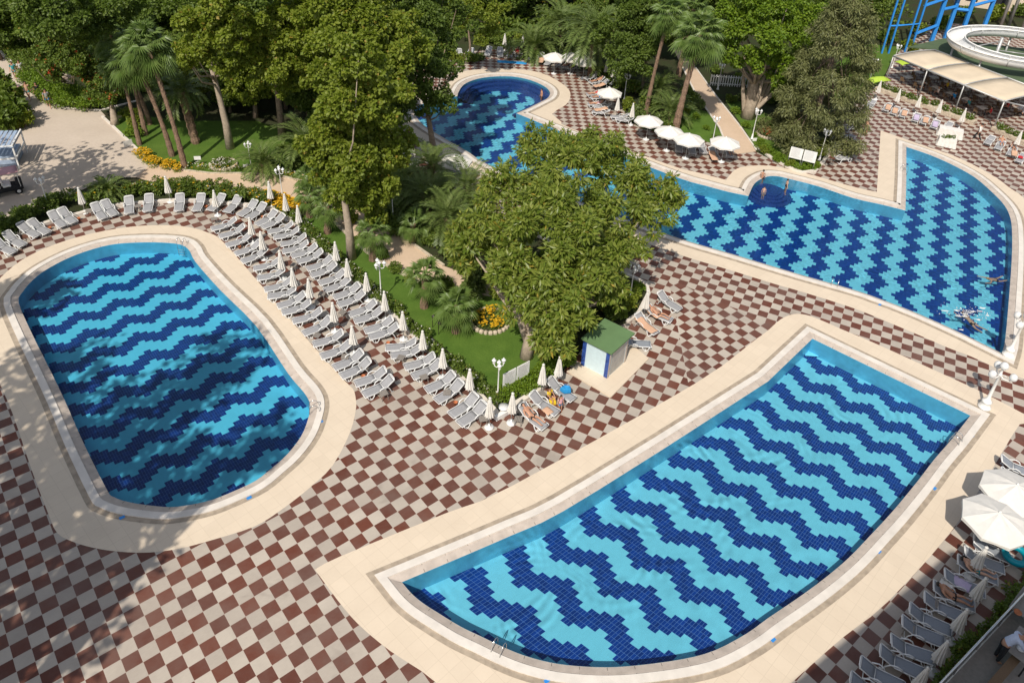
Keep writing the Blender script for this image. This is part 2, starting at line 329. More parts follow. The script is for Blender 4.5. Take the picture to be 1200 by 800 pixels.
# ------------------------------------------------------------------ pools
W1 = [(22,355),(27,342),(36,331),(50,319),(75,305),(100,295),(130,287),(160,284.5),(190,284.5),(212,287),(222,294),(229,307),(258,340),(300,382),(337,437),(357,461),(363.5,475),(361,491),(353,511),(337,532),(319,548),(300,563),(275,575),(250,585),(225,591),(200,594),(175,592),(150,588),(133,582),(125,573),(97,517),(75,467),(52,420),(38,392)]
W2 = [(605,133),(618,127.5),(633,120),(642,115),(644.5,109),(640,103),(630,97.5),(617,93),(600,90),(580,90),(563,92),(550,96),(542,101),(537.5,108),(536,113),(522,116),(505,120),(492,123.5),(485,130),(489,139),(498,148),(522,163),(550,179),(572,193),(665,231),(762,267.5),(807,283),(857,297.5),(890,307.5),(940,322.5),(1000,339.5),(1033,351),(1072,366),(1117,386),(1150,402),(1174,414),(1178,397),(1182.5,347),(1185.5,305),(1186,275),(1184,256),(1177,241),(1163,226),(1142,208),(1117,194),(1090,182),(1062,172.5),(1062,210),(1061,247),(1033,240),(1000,232.5),(960,219),(927,210.5),(912,207),(900,207),(890,211),(883,217),(877,230),(853,225),(827,218),(793,208),(700,172)]
W3 = [(471,682),(535,655),(600,627),(660,599),(780,524.5),(900,447),(952,397),(1040,440),(1137,487),(1115,515),(1095,538),(1075,564),(1046,599),(1020,627),(995,653),(968,676),(937,699),(900,724),(875,742),(837,762),(800,772),(750,779),(712,781.5),(675,780),(645,776),(615,768),(590,758),(565,746),(540,734),(512,717),(495,706),(482,695)]
def shape(px, corners, z=-.1, sub=4):
    w_ = [(p.x, p.y) for p in gl(px, z)]
    if area(w_) < 0: w_.reverse(); n = len(px); corners = [n - 1 - c for c in corners]
    return smooth_closed(w_, corners, sub)
P1 = shape(W1, [], sub=3); P2 = shape(W2, [0, 14, 35, 46, 48, 57], sub=3); P3 = shape(W3, [0, 1, 4, 5, 6, 7, 8], sub=3)
HOLES = []
POOLC = [('poolA', [[-10.7325, -196.5747], [20.4352, -27.375], [18.6528, 29.78]], 'waterA', P1, 'the oval pool'),
         ('poolB', [[196.4341, -26.5374], [-11.3435, 36.938], [-25.5772, -16.4043]], 'waterB', P2, 'the far pool'),
         ('poolC', [[36.7556, -90.5325], [16.3631, 20.3851], [-21.9654, 35.5127], [2.3651, 0.1099], [-0.9296, 1.3376], [1.1315, -0.9754]], 'waterC', P3, 'the fan pool')]
FLOORS = {'poolA': -.95, 'poolB': -1.05, 'poolC': -1.15}
for mt, co, wm, P, nm in POOLC:
    FLOOR_Z = FLOORS[mt]
    xs = [p[0] for p in P]; ys = [p[1] for p in P]; x0, x1, y0, y1 = min(xs) - .3, max(xs) + .3, min(ys) - .3, max(ys) + .3
    nx, ny = (24, 24) if len(co) > 3 else (2, 2)
    mb = MB(); mb.sheet([[(x0 + (x1 - x0) * i / (nx - 1), y0 + (y1 - y0) * j / (ny - 1), FLOOR_Z) for i in range(nx)] for j in range(ny)])
    fl = mb.build('pool_floor', MT[mt]); fl['kind'] = 'structure'
    uvl = fl.data.uv_layers.new(name='UVMap')
    for l in fl.data.loops:
        v = fl.data.vertices[l.vertex_index].co; x, y = v.x / 10, v.y / 10; T = [1, x, y, x * x, x * y, y * y]
        uvl.data[l.index].uv = (sum(T[k] * co[k][0] for k in range(len(co))), sum(T[k] * co[k][1] for k in range(len(co))))
    mb = MB(); ring(mb, P, FLOOR_Z, P, -.08); o = mb.build('pool_wall', MT['poolwall']); o['kind'] = 'structure'
    A, B, D_ = offset(P, .38), offset(P, .72), offset(P, .96)
    mb = MB(); ring(mb, P, -.085, offset(P, .30), .0); ring(mb, offset(P, .30), .0, A, .012); n_ = len(P); acc = 0.0
    O1 = offset(P, .02); O2 = offset(P, .37)
    for i in range(n_):
        L_ = (Vector(P[(i + 1) % n_]) - Vector(P[i])).length; k_ = 0
        while acc < L_:
            t_ = acc / L_; u_ = Vector(O1[i]).lerp(Vector(O1[(i + 1) % n_]), t_); v_ = Vector(O2[i]).lerp(Vector(O2[(i + 1) % n_]), t_); e_ = (v_ - u_); e_ = Vector((-e_.y, e_.x)).normalized() * .014
            mb.add([(u_.x - e_.x, u_.y - e_.y, -.077), (u_.x + e_.x, u_.y + e_.y, -.077), (v_.x + e_.x, v_.y + e_.y, .016), (v_.x - e_.x, v_.y - e_.y, .016)], [(0, 1, 2, 3)], 1); acc += 1.05
        acc -= L_
    o = mb.build('pool_lip', [MT['lip'], MT['joint']]); o['kind'] = 'structure'
    mb = MB(); ring(mb, A, .012, A, .06); ring(mb, A, .06, B, .06); ring(mb, B, .06, B, .0); o = mb.build('pool_coping', MT['coping']); o['kind'] = 'structure'
    mb = MB(); ring(mb, B, .010, D_, .010); o = mb.build('pool_drain', MT['drain']); o['kind'] = 'structure'
    HOLES.append(offset(P, .88))
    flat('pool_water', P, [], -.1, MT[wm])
# rounded entry steps of dark mosaic
c = gp(592, 116, -.5)
arc = [Vector((p.x, p.y, 0)) for p in gl([(605,133),(618,127.5),(633,120),(642,115),(644.5,109),(640,103),(630,97.5),(617,93),(600,90),(580,90),(563,92),(550,96),(542,101),(537.5,108),(536,113)], -.1)]
mb = MB()
for k, (s0, s1, z) in enumerate(((1.0, .90, -.32), (.90, .80, -.55), (.80, .68, -.8))):
    a = [c + (p - c) * s0 for p in arc]; b = [c + (p - c) * s1 for p in arc]; n = len(arc)
    mb.add([(p.x, p.y, z) for p in a] + [(p.x, p.y, z) for p in b] + [(p.x, p.y, z - .3) for p in b], [(i, i + 1, n + i + 1, n + i) for i in range(n - 1)] + [(n + i, n + i + 1, 2 * n + i + 1, 2 * n + i) for i in range(n - 1)])
o = mb.build('pool_steps', MT['step']); o['kind'] = 'structure'
c = gp(901, 223, -.5); mb = MB()
for r_, z in ((1.9, -.88), (1.6, -.72), (1.3, -.57), (1.0, -.44)): mb.lathe([(r_, -1.1), (r_, z)], 32, (c.x, c.y, 0))
o = mb.build('pool_steps', MT['step']); o['kind'] = 'structure'

# ------------------------------------------------------------------ ground sheets
flat('ground', [(-400, -60), (500, -60), (500, 900), (-400, 900)], HOLES, -.03, MT['soil'])
flat('pool_deck', [(-52, 3), (60, 3), (86, 40), (86, 108), (20, 108), (-8, 84), (-30, 60), (-52, 52)], HOLES, 0, MT['deck'])
S1 = [(0,326),(25,305),(55,290),(87,279),(120,271),(160,265),(200,264),(225,267),(242,272),(260,282),(300,327),(362,400),(405,447),(414,456),(417,468),(417,480),(410,507),(390,545),(362,572),(327,599),(297,617),(250,632),(212,642),(175,647),(140,646),(112,642),(87,635),(67,624),(56,600),(37,550),(15,485),(0,450),(-22,400),(-25,372),(-15,345)]
S2 = [(547,83),(573,81),(597,81),(622,83),(640,88),(657,97),(667,106),(668,115),(663,123),(653,129),(647,134),(658,143),(668,150),(782,192.5),(817,202),(851,211),(858,202),(868,196),(887,194),(907,195),(927,199),(960,207.5),(1000,219),(1027.5,225),(1032,153),(1055,161),(1080,170),(1098,176),(1117,182.5),(1142,194),(1167,208),(1183,220),(1200,232),(1215,252),(1225,300),(1228,360),(1222,420),(1215,452),(1200,444),(1167,431),(1139,418),(1110,407),(1078,393),(1042,378),(1000,361),(940,342),(907,332.5),(857,317),(807,302),(782,293),(740,278),(600,219),(550,198),(535,190),(513,177),(493,163),(478,153),(466,141),(470,125),(485,113),(505,106),(525,98),(535,88)]
S3 = [(369,667),(400,651),(525,600),(600,569),(815,449),(880,402),(900,387),(915,374),(930,368),(945,369),(962,375),(987,386),(1025,402),(1120,445),(1160,464),(1200,485),(1215,494),(1195,497),(1185,512),(1161,552),(1115,622),(1040,705),(987,747),(927,800),(860,860),(700,930),(560,862),(512,800),(457,762),(420,731),(395,702)]
for S, corners, h in ((S1, [], 0), (S2, [10, 15, 23, 24, 37], 1), (S3, [0, 16, 17], 2)):
    flat('pool_surround', shape(S, corners, 0, 3), [HOLES[h]], .004, MT['beige'])
def region(name, px, z, mat, corners=None, sub=1):
    return flat(name, shape(px, corners or [], 0, sub) if sub > 1 else [(p.x, p.y) for p in gl(px)], [], z, mat)
region('plaza', [(-120,20),(-40,45),(0,62),(45,105),(72,128),(118,131),(160,120),(200,112),(212,116),(165,127),(120,137),(150,165),(182,195),(205,213),(175,214),(160,208),(142,208),(108,217),(77,232),(58,243),(32,250),(5,265),(-40,290),(-140,330)], .008, MT['plaza'])
region('garden_path', [(178,192),(213,200),(247,204),(280,204),(303,204),(330,207.5),(355,213),(375,220),(410,240),(447,260),(480,284),(520,312),(560,326),(620,340),(700,342),(700,360),(620,352),(532,339),(510,336),(485,328),(453,310),(430,295),(410,277),(393,262),(374,247),(363,240),(340,232),(313,225),(273,221),(252,221),(225,218),(197,215),(175,213),(160,208)], .030, MT['path'])
region('garden_path', [(857,182),(846,160),(843,150),(816,112),(800,80),(785,50),(775,30),(795,30),(806,52),(815,80),(838,112),(868,150),(886,178)], .032, MT['path'])
# planting beds
region('planting_bed', [(5,265),(32,250),(58,243),(77,232),(108,217),(142,208),(160,208),(175,213),(197,215),(252,221),(273,221),(313,225),(340,232),(363,240),(374,247),(352,268),(345,262),(318,247),(300,243),(265,240),(250,237),(200,237),(160,240),(140,242),(105,249),(95,252),(60,262),(20,275),(0,287),(-60,318),(-60,300)], .016, MT['soil'])
BEDEDGE = [(345,262),(395,312),(450,362),(500,408),(545,447),(583,487),(590,484),(625,462),(655,440),(664,431),(690,400),(735,378),(748,368),(760,345),(757,333),(740,325)]
region('planting_bed', BEDEDGE + [(660,292),(600,262),(540,228),(500,205),(455,170),(430,130),(455,95),(512,74),(530,62),(600,57),(640,68),(690,84),(700,98),(724,116),(738,143),(755,152),(790,158),(835,168),(857,178),(857,100),(800,10),(700,-30),(450,-40),(100,-60),(0,-40),(-40,20),(0,60),(45,104),(72,127),(118,130),(150,164),(180,194),(213,200),(247,204),(303,204),(355,213),(374,247)], .012, MT['soil'])
region('lawn', [(348,258),(370,245),(393,263),(410,279),(430,297),(453,312),(485,330),(510,338),(532,341),(600,352),(640,375),(660,410),(650,428),(622,446),(590,468),(560,442),(520,407),(470,362),(420,318),(385,282)], .020, MT['lawn'])
region('lawn', [(128,145),(150,165),(180,193),(213,199),(247,203),(303,203),(330,206),(375,219),(420,243),(400,190),(370,165),(300,142),(215,142),(150,134)], .020, MT['lawn'])
region('garden', [(886,178),(905,188),(922,197),(940,203),(955,200),(964,190),(971,176),(978,152),(990,132),(1006,114),(1035,95),(1048,66),(1150,-30),(800,-40),(800,30),(818,82),(842,112)], .014, MT['soil'])
region('lawn', [(884,170),(905,184),(922,193),(940,199),(955,196),(945,168),(920,150),(880,120),(850,118)], .020, MT['lawn'])
region('lawn', [(1000,117),(1034,94),(1047,66),(1060,55),(1010,52),(980,75),(975,115)], .020, MT['lawn'])
region('lawn', [(812,163),(835,168),(857,178),(846,158),(830,132),(800,122),(770,140),(790,157)], .020, MT['lawn'])
def kerb(px, w=.16, h=.13, z=0.0, mat='curb', name='kerb'):
    pts = gl(px); mb = MB(); n = len(pts); L, Rr = [], []
    for i in range(n):
        d = (pts[min(i + 1, n - 1)] - pts[max(i - 1, 0)]); d.z = 0; d.normalize(); q = Vector((-d.y, d.x, 0)) * w / 2; L.append(pts[i] + q); Rr.append(pts[i] - q)
    v = []
    for i in range(n): v += [(L[i].x, L[i].y, z), (L[i].x, L[i].y, z + h), (Rr[i].x, Rr[i].y, z + h), (Rr[i].x, Rr[i].y, z)]
    f = [(i * 4 + k, i * 4 + k + 1, i * 4 + k + 5, i * 4 + k + 4) for i in range(n - 1) for k in range(3)] + [(0, 3, 2, 1), (n * 4 - 4, n * 4 - 3, n * 4 - 2, n * 4 - 1)]
    mb.add(v, f); o = mb.build(name, MT[mat]); o['kind'] = 'structure'; return o
kerb([(-60,316),(0,286),(20,274),(60,261),(95,251.5),(105,248.5),(140,241.5),(160,239.5),(200,236.5),(250,236.5),(265,239.5),(300,242.5),(318,246.5),(345,261.5),(395,311.5),(450,361.5),(500,407.5),(545,446.5),(583,487),(590,484),(625,462),(655,440)], .3, .2)
kerb([(374,247),(393,262),(410,278),(430,296),(453,311),(485,329),(510,337),(532,340),(600,350)], .22, .12, mat='stone')
kerb([(180,194),(213,200),(247,204),(280,204),(303,204),(330,207.5),(355,213),(375,220),(410,240),(447,260),(480,284),(520,312)], .2, .12, mat='stone')
kerb([(740,325),(757,333),(760,345),(748,368),(735,378)], .25, .15); kerb([(600,262),(660,292),(740,325)], .25, .15)
kerb([(886,172),(905,187),(922,196),(940,203),(955,201),(965,190),(972,176),(979,152),(991,132),(1006,115)], .3, .16)
kerb([(857,180),(846,158),(843,150),(816,112),(800,80)], .15, .1); kerb([(886,176),(868,150),(838,112),(815,80)], .15, .1)
kerb([(-40,20),(0,60),(45,104),(72,127),(118,130),(160,119)], .2, .1); kerb([(120,137),(150,165),(180,194)], .2, .1)
# ------------------------------------------------------------------ foliage
def leaf_mesh(name, P, D, N, ln, wd, rng, fold=.25, var=.35):
    """one rhombic leaf (two folded triangles) per row: foot P, direction D, normal N"""
    n = len(P); D = D / np.linalg.norm(D, axis=1)[:, None]; S = np.cross(D, N); S /= np.linalg.norm(S, axis=1)[:, None] + 1e-9; U = np.cross(S, D)
    k = (1 + var * (rng.random(n) * 2 - 1))[:, None]; L = ln * k; Wd = wd * k
    A = P; B = P + D * L * .5 + S * Wd * .5 + U * Wd * fold; Cc = P + D * L; E_ = P + D * L * .5 - S * Wd * .5 + U * Wd * fold
    v = np.stack([A, B, Cc, E_], 1).reshape(-1, 3).astype(np.float32)
    i = (np.arange(n) * 4)[:, None]; tri = np.concatenate([i + [0, 1, 2], i + [0, 2, 3]], 1).reshape(-1).astype(np.int32)
    me = bpy.data.meshes.new(name); me.vertices.add(len(v)); me.vertices.foreach_set('co', v.ravel()); me.loops.add(len(tri)); me.loops.foreach_set('vertex_index', tri)
    me.polygons.add(len(tri) // 3); me.polygons.foreach_set('loop_start', np.arange(0, len(tri), 3, dtype=np.int32)); me.polygons.foreach_set('loop_total', np.full(len(tri) // 3, 3, dtype=np.int32))
    me.update(calc_edges=True); return me
def unit(n, rng): d = rng.normal(size=(n, 3)); return d / np.linalg.norm(d, axis=1)[:, None]
def cloud(name, clumps, n, ln, wd, seed, droop=.0, up=.5, shell=.55, squash=.8, fold=.25):
    """n leaves on the outer parts of many clumps (x, y, z, r)"""
    rng = np.random.default_rng(seed); cl = np.array(clumps, float); wgt = cl[:, 3] ** 2; idx = rng.choice(len(cl), n, p=wgt / wgt.sum()); c = cl[idx]
    d = unit(n, rng); r = c[:, 3] * (shell + (1.12 - shell) * rng.random(n) ** .6); P = c[:, :3] + d * r[:, None] * [1, 1, squash]
    D = d * .8 + unit(n, rng) * .8; D[:, 2] -= droop; N = d * .5 + unit(n, rng) * .45; N[:, 2] += up
    return leaf_mesh(name, P, D, N, ln, wd, rng, fold)
def crown_clumps(c, rx, rz, n, seed, rmin=.22, rmax=.42, hollow=.45, ry=None, flatbot=.0):
    rng = np.random.default_rng(seed); out = []; ry = ry or rx
    while len(out) < n:
        d = unit(1, rng)[0]; q = hollow + (1 - hollow) * rng.random() ** .7
        if d[2] < -flatbot and flatbot: d[2] *= .4
        r = (rmin + (rmax - rmin) * rng.random()) * min(rx, rz); out.append((c[0] + d[0] * max(0, rx - r * .7) * q, c[1] + d[1] * max(0, ry - r * .7) * q, c[2] + d[2] * max(0, rz - r * .7) * q, r))
    return out
def trunk_mesh(base_pts, radii, clumps=None, nb=7, seed=1, n=9, fork=.6):
    """tapered trunk with limbs running out to some of the clumps"""
    mb = MB(); mb.tube(base_pts, radii, n); rnd = random.Random(seed)
    if clumps:
        top = Vector(base_pts[-1]); k = max(1, int((len(base_pts) - 1) * fork)); st = Vector(base_pts[k])
        for i in range(nb):
            q = rnd.choice(clumps); a = st.lerp(top, rnd.random()); b = Vector(q[:3]); m = a.lerp(b, .5) + Vector((rnd.uniform(-.3, .3), rnd.uniform(-.3, .3), -.12 * (b - a).length))
            r = radii[-1] * .75; mb.tube([a, a.lerp(m, .5), m, b], [r, r * .8, r * .55, r * .2], 6)
    return mb
def tree(name, label, cat, px, h_trunk, top_off, r0, r1, crown, leaves, lmat, bmat='bark', group=None, seed=1, lean=(0, 0), nb=8, base=None):
    b = base if base is not None else gp(*px); root = empty(name, b); tag(root, label, cat, group)
    pts = [(0, 0, -.05), (lean[0] * .12 + .05, lean[1] * .12, h_trunk * .25), (lean[0] * .45, lean[1] * .45 + .06, h_trunk * .6), (lean[0], lean[1], h_trunk)]
    tm = trunk_mesh(pts, [r0 * 1.35, r0, (r0 + r1) / 2, r1], crown, nb, seed, 9, .95); tm.build('trunk', MT[bmat], root, True)
    n, ln, wd, dr, up = leaves; cm = cloud('crown', crown, n, ln, wd, seed, dr, up); link('crown', cm, lmat, root); return root

# ---- the big glossy tree in the middle
B = gp(617, 418); R0 = Vector((0, 0, 0))
def at3(px, z): p = gp(px[0], px[1], z) - B; p.z = z; return p
spec = [((690,185),6.9,1.7),((740,205),6.2,1.5),((775,235),5.2,1.1),((640,190),6.9,1.6),((600,215),6.6,1.5),((655,235),6.9,1.9),((705,245),6.2,1.7),((755,250),5.4,1.3),((565,260),5.8,1.5),((610,265),6.4,1.7),((660,290),6.0,1.8),((705,290),5.4,1.5),
        ((735,285),4.6,1.1),((548,288),5.2,1.1),((590,308),5.3,1.4),((630,325),5.4,1.6),((675,335),5.0,1.5),((710,325),4.4,1.1),((612,348),4.4,1.15),((640,365),4.4,1.3),((676,366),4.0,.95),((720,342),3.8,.75),((642,386),3.4,.9),((636,398),3.0,.6),((655,396),3.0,.55),((660,388),3.4,.9),((780,222),5.0,.8),((722,180),6.4,1.1),((620,165),6.4,1.0),((655,165),6.6,1.1),((545,270),4.6,.9),((690,165),6.3,.9)]
cl = [tuple(at3(p, z)) + (r,) for p, z, r in spec]; rng = random.Random(5); sub = []
for x, y, z, r in cl:
    sub.append((x, y, z, r * .5))
    for _ in range(11):
        d = Vector((rng.gauss(0, 1), rng.gauss(0, 1), rng.gauss(0, 1) * .8)).normalized() * r * rng.uniform(.6, 1.2); sub.append((x + d.x, y + d.y, z + d.z, r * rng.uniform(.16, .38)))
root = empty('broadleaf_tree', B); tag(root, 'big round tree of long glossy leaves beside the green-roofed kiosk', 'tree')
mb = trunk_mesh([(0, 0, -.05), (.1, .2, 1.0), (.5, .9, 2.2), (1.0, 1.9, 3.4)], [.42, .32, .27, .22], cl, 22, 3)
mb.tube([(.1, .2, .6), (-.6, .9, 2.2), (-1.2, 1.8, 3.6), (-1.6, 2.6, 4.8)], [.24, .2, .15, .08], 8); mb.tube([(0, 0, .4), (1.2, .3, 1.8), (2.0, 1.2, 3.0)], [.2, .17, .1], 8)
mb.build('trunk', MT['paleb'], root, True)
cm = cloud('crown', sub, 58000, .37, .125, 11, .5, .35, .35, .85, .12); link('crown', cm, L2, root)

# ---- plane trees and other tall trees of the garden
def px_crown(px_list, base, seed, k=9):
    out = []; rn = random.Random(seed)
    for p, z, r in px_list:
        q = gp(p[0], p[1], z) - base; out.append((q.x, q.y, z, r * .52))
        for _ in range(k):
            d = Vector((rn.gauss(0, 1), rn.gauss(0, 1), rn.gauss(0, 1))).normalized() * r * rn.uniform(.55, 1.22); out.append((q.x + d.x, q.y + d.y, z + d.z - .1 * r, r * rn.uniform(.18, .40)))
    return out
def ptree(name, label, base_px, h, r0, spec, n, lmat, ln=.30, wd=.22, bmat='paleb', seed=1, lean=(0, 0), nb=8, droop=.25, group=None, k=9):
    n = int(n * 1.55); ln *= .80; wd *= .80
    b = gp(*base_px); cr = px_crown(spec, b, seed, k)
    return tree(name, label, 'tree', base_px, h, None, r0, r0 * .5, cr, (n, ln, wd, droop, .45), lmat, bmat, group, seed, lean, nb)
ptree('plane_tree', 'tall plane tree with a pale vine-clad trunk rising from the narrow lawn strip', (412,303), 8.5, .25, [((408,75),13.5,1.5),((440,110),11.5,1.7),((395,120),11.0,1.6),((420,140),9.5,1.9),((450,155),8.2,1.5),((385,160),8.4,1.4),((415,185),7.2,1.8),((452,190),6.4,1.3),((385,195),6.6,1.2),((435,215),5.2,1.3),((410,225),4.8,1.2),((392,170),8,1.1),((462,170),7.4,1.0),((440,240),3.6,.9),((425,90),12.5,1.4)], 26000, L1, .30, .22, seed=21, lean=(-.6, .5))
ptree('plane_tree', 'plane tree with a bare straight trunk curving out at its foot on the garden lawn', (270,174), 8.5, .27, [((250,12),13,1.6),((282,20),12.5,1.5),((225,25),12,1.3),((262,45),11,1.7),((295,50),10.4,1.3),((235,58),9.8,1.3),((272,72),9.0,1.2),((218,62),9.4,.9),((258,-20),15,1.8)], 17000, L1, .32, .23, seed=22, lean=(-.9, .6))
ptree('plane_tree', 'slender plane tree with a reddish bare trunk standing behind the garden date palm', (331,163), 7.5, .28, [((330,15),12,1.6),((345,45),10.5,1.6),((312,45),10.5,1.4),((330,70),9.2,1.5),((352,78),8.4,1.1),((312,85),8.0,1.1),((335,98),7.0,.9),((330,-15),14,1.8)], 16000, L1, .32, .23, 'bark', seed=23, lean=(0, .4))
ptree('plane_tree', 'broad plane tree filling the top of the picture above the dark garden', (395,150), 8.5, .4, [((385,10),13.5,2.0),((430,15),13.2,2.0),((465,30),12,1.8),((400,50),11.6,1.9),((440,60),11,1.9),((475,65),10,1.5),((370,55),10.5,1.5),((460,95),9,1.3),((410,85),9.5,1.6),((420,-25),15,2.2),((360,20),12.5,1.6)], 25000, L1, .32, .23, seed=24)
ptree('dark_tree', 'dark leaning tree whose forked trunk stands at the edge of the far pool', (509,196), 6.2, .26, [((500,15),11.5,1.8),((465,20),11,1.6),((525,40),9.5,1.5),((490,60),9,1.7),((515,80),8,1.4),((470,70),8.6,1.5),((495,105),6.8,1.3),((522,112),6.0,1.0),((478,120),5.8,1.1),((505,-20),13,2.0),((460,125),5.2,1.2),((535,20),10.5,1.2)], 21000, L3, .26, .18, 'bark', seed=25, lean=(-.9, .6), nb=10)
ptree('poplar', 'slim bright tree with thin bare stems above the bed at the far pool', (551,70), 6.5, .13, [((545,10),7.5,1.1),((560,15),7.2,1.1),((575,30),5.5,.9),((562,45),4.4,.7),((540,30),5.6,.8),((585,10),7,1.0),((535,5),7.8,1.0),((555,-15),9,1.3)], 6500, L1, .26, .2, 'bark', seed=26, lean=(-.7, .3))
ptree('bushy_tree', 'dense dark green tree with a thin trunk between the white lamp and the sunshades', (751,112), 4.2, .16, [((740,25),7.5,1.9),((755,50),6.0,1.7),((730,55),5.6,1.5),((718,35),6.6,1.5),((745,75),4.4,1.3),((728,80),4.0,1.1),((765,30),7.0,1.4),((735,5),9,2.0),((770,5),9,1.8)], 15000, L3, .30, .2, 'bark', seed=27)
ptree('fig_tree', 'huge fig tree with a fluted many-stemmed trunk in front of the white fence', (876,138), 5.5, .55, [((880,5),10.5,2.1),((915,10),10.5,2.1),((935,40),8.6,1.9),((900,40),9,2.0),((865,30),9,1.7),((855,55),7,1.4),((885,65),6.8,1.5),((915,72),6.4,1.6),((940,75),5.8,1.4),((925,95),4.4,1.2),((860,15),10,1.5),((945,15),9.8,1.8),((845,35),8,1.0),((900,-25),13,2.4),((945,95),4,1.0)], 24000, L7, .30, .21, 'paleb', seed=28, nb=12)
r = bpy.context.scene.objects['fig_tree']; mb = MB()
for dx, dy, tx, ty, tz, rr in ((-.5,.2,-1.2,.3,4.2,.2),(.5,.1,1.5,.6,4.6,.22),(.2,-.3,.7,-.3,5.0,.2),(.6,-.1,3.0,.4,3.2,.2),(-.1,.4,-.2,1.5,5,.22),(.9,.2,2.2,1.2,4.8,.18)): mb.tube([(dx*.5, dy*.5, -.05), (dx, dy, 1.0), ((dx+tx)/2, (dy+ty)/2, 2.4), (tx, ty, tz)], [rr*1.6, rr*1.1, rr, rr*.6], 8)
mb.build('stem', MT['paleb'], r, True)
# conifer: drooping sprays on a tall cone
b = gp(946, 170); cr = []; rn = random.Random(31)
for i in range(210):
    z = .7 + 12.8 * rn.random() ** 1.25; rad = 5.0 * (1 - z / 15.5) ** .62 * (.45 + .55 * rn.random()); a = rn.uniform(0, 2 * math.pi); cr.append((rad * math.cos(a) + .05 * z, rad * math.sin(a), z, rn.uniform(.4, .85)))
root = empty('cypress_tree', b); tag(root, 'tall grey-green conifer with drooping sprays beside the twin notice boards', 'tree')
mb = trunk_mesh([(0, 0, -.05), (.05, 0, 4), (.3, .1, 9), (.6, .1, 13.5)], [.34, .26, .16, .05], cr, 40, 31, fork=.1); mb.build('trunk', MT['bark'], root, True)
link('crown', cloud('crown', cr, 60000, .30, .075, 31, .9, .2, .15, .7, .1), L4, root)

# ---- palms
def fan_leaf(mb, o, az, el, pet, r, n=12, m=0, droop=.5):
    """one palm fan: stalk and a folded round blade whose tips droop"""
    d = Vector((math.cos(az) * math.cos(el), math.sin(az) * math.cos(el), math.sin(el))); s = Vector((-math.sin(az), math.cos(az), 0)); u = s.cross(d)
    u = u if u.z > 0 else -u; o = Vector(o); e = o + d * pet - Vector((0, 0, .10 * pet * pet))
    mb.add([o + s * .025, o - s * .025, e - s * .02, e + s * .02], [(0, 1, 2, 3)], m)
    d2 = (d - Vector((0, 0, .35))).normalized(); u2 = s.cross(d2); u2 = u2 if u2.z > 0 else -u2; n = 20; h = R(250) / n
    for k in range(n):
        a = (k + .5) * h - R(125); dirs = [d2 * math.cos(q) + s * math.sin(q) for q in (a - h * .5, a, a + h * .5)]; rr = r * (1 - .18 * abs(a) / R(125)) * (.92 + .12 * ((k * 7) % 5) / 4); up = u2 * (.05 * r)
        m1, m2, mc = e + dirs[0] * rr * .5 - up * .4, e + dirs[2] * rr * .5 - up * .4, e + dirs[1] * rr * .52 + up; tip = e + dirs[1] * rr - Vector((0, 0, droop * rr * (.42 + .3 * ((k * 5) % 7) / 6)))
        mb.add([e, m1, mc, m2, tip], [(0, 1, 2), (0, 2, 3), (1, 4, 2), (2, 4, 3)], m)
def fan_palm(name, label, px, h, lean=(0, 0), rt=.17, nl=26, r=.75, pet=.9, seed=1, group=None, skirt=True, base=None):
    rn = random.Random(seed); b = base if base is not None else gp(*px); root = empty(name, b); tag(root, label, 'palm', group); mb = MB(); N = max(5, int(h / .35)); P, Q = [], []
    for i in range(N + 1):
        t = i / N; P.append((lean[0] * t ** 1.5, lean[1] * t ** 1.5, h * t - .05)); Q.append(rt * (1.45 - .55 * min(1, t * 2.5)) * (1.0 + (.10 if i % 2 else -.05)))
    mb.tube(P, Q, 9); mb.build('trunk', MT['palmbark'], root); mb = MB(); top = Vector(P[-1])
    for i in range(nl):
        t = i / nl; el = R(80 - 130 * t + rn.uniform(-10, 10)); fan_leaf(mb, top + Vector((0, 0, .1 - .25 * t)), i * 2.4 + rn.uniform(-.3, .3), el, pet * rn.uniform(.8, 1.15), r * rn.uniform(.85, 1.1), droop=.45 + .4 * t)
    mb.build('crown', L6, root); return root
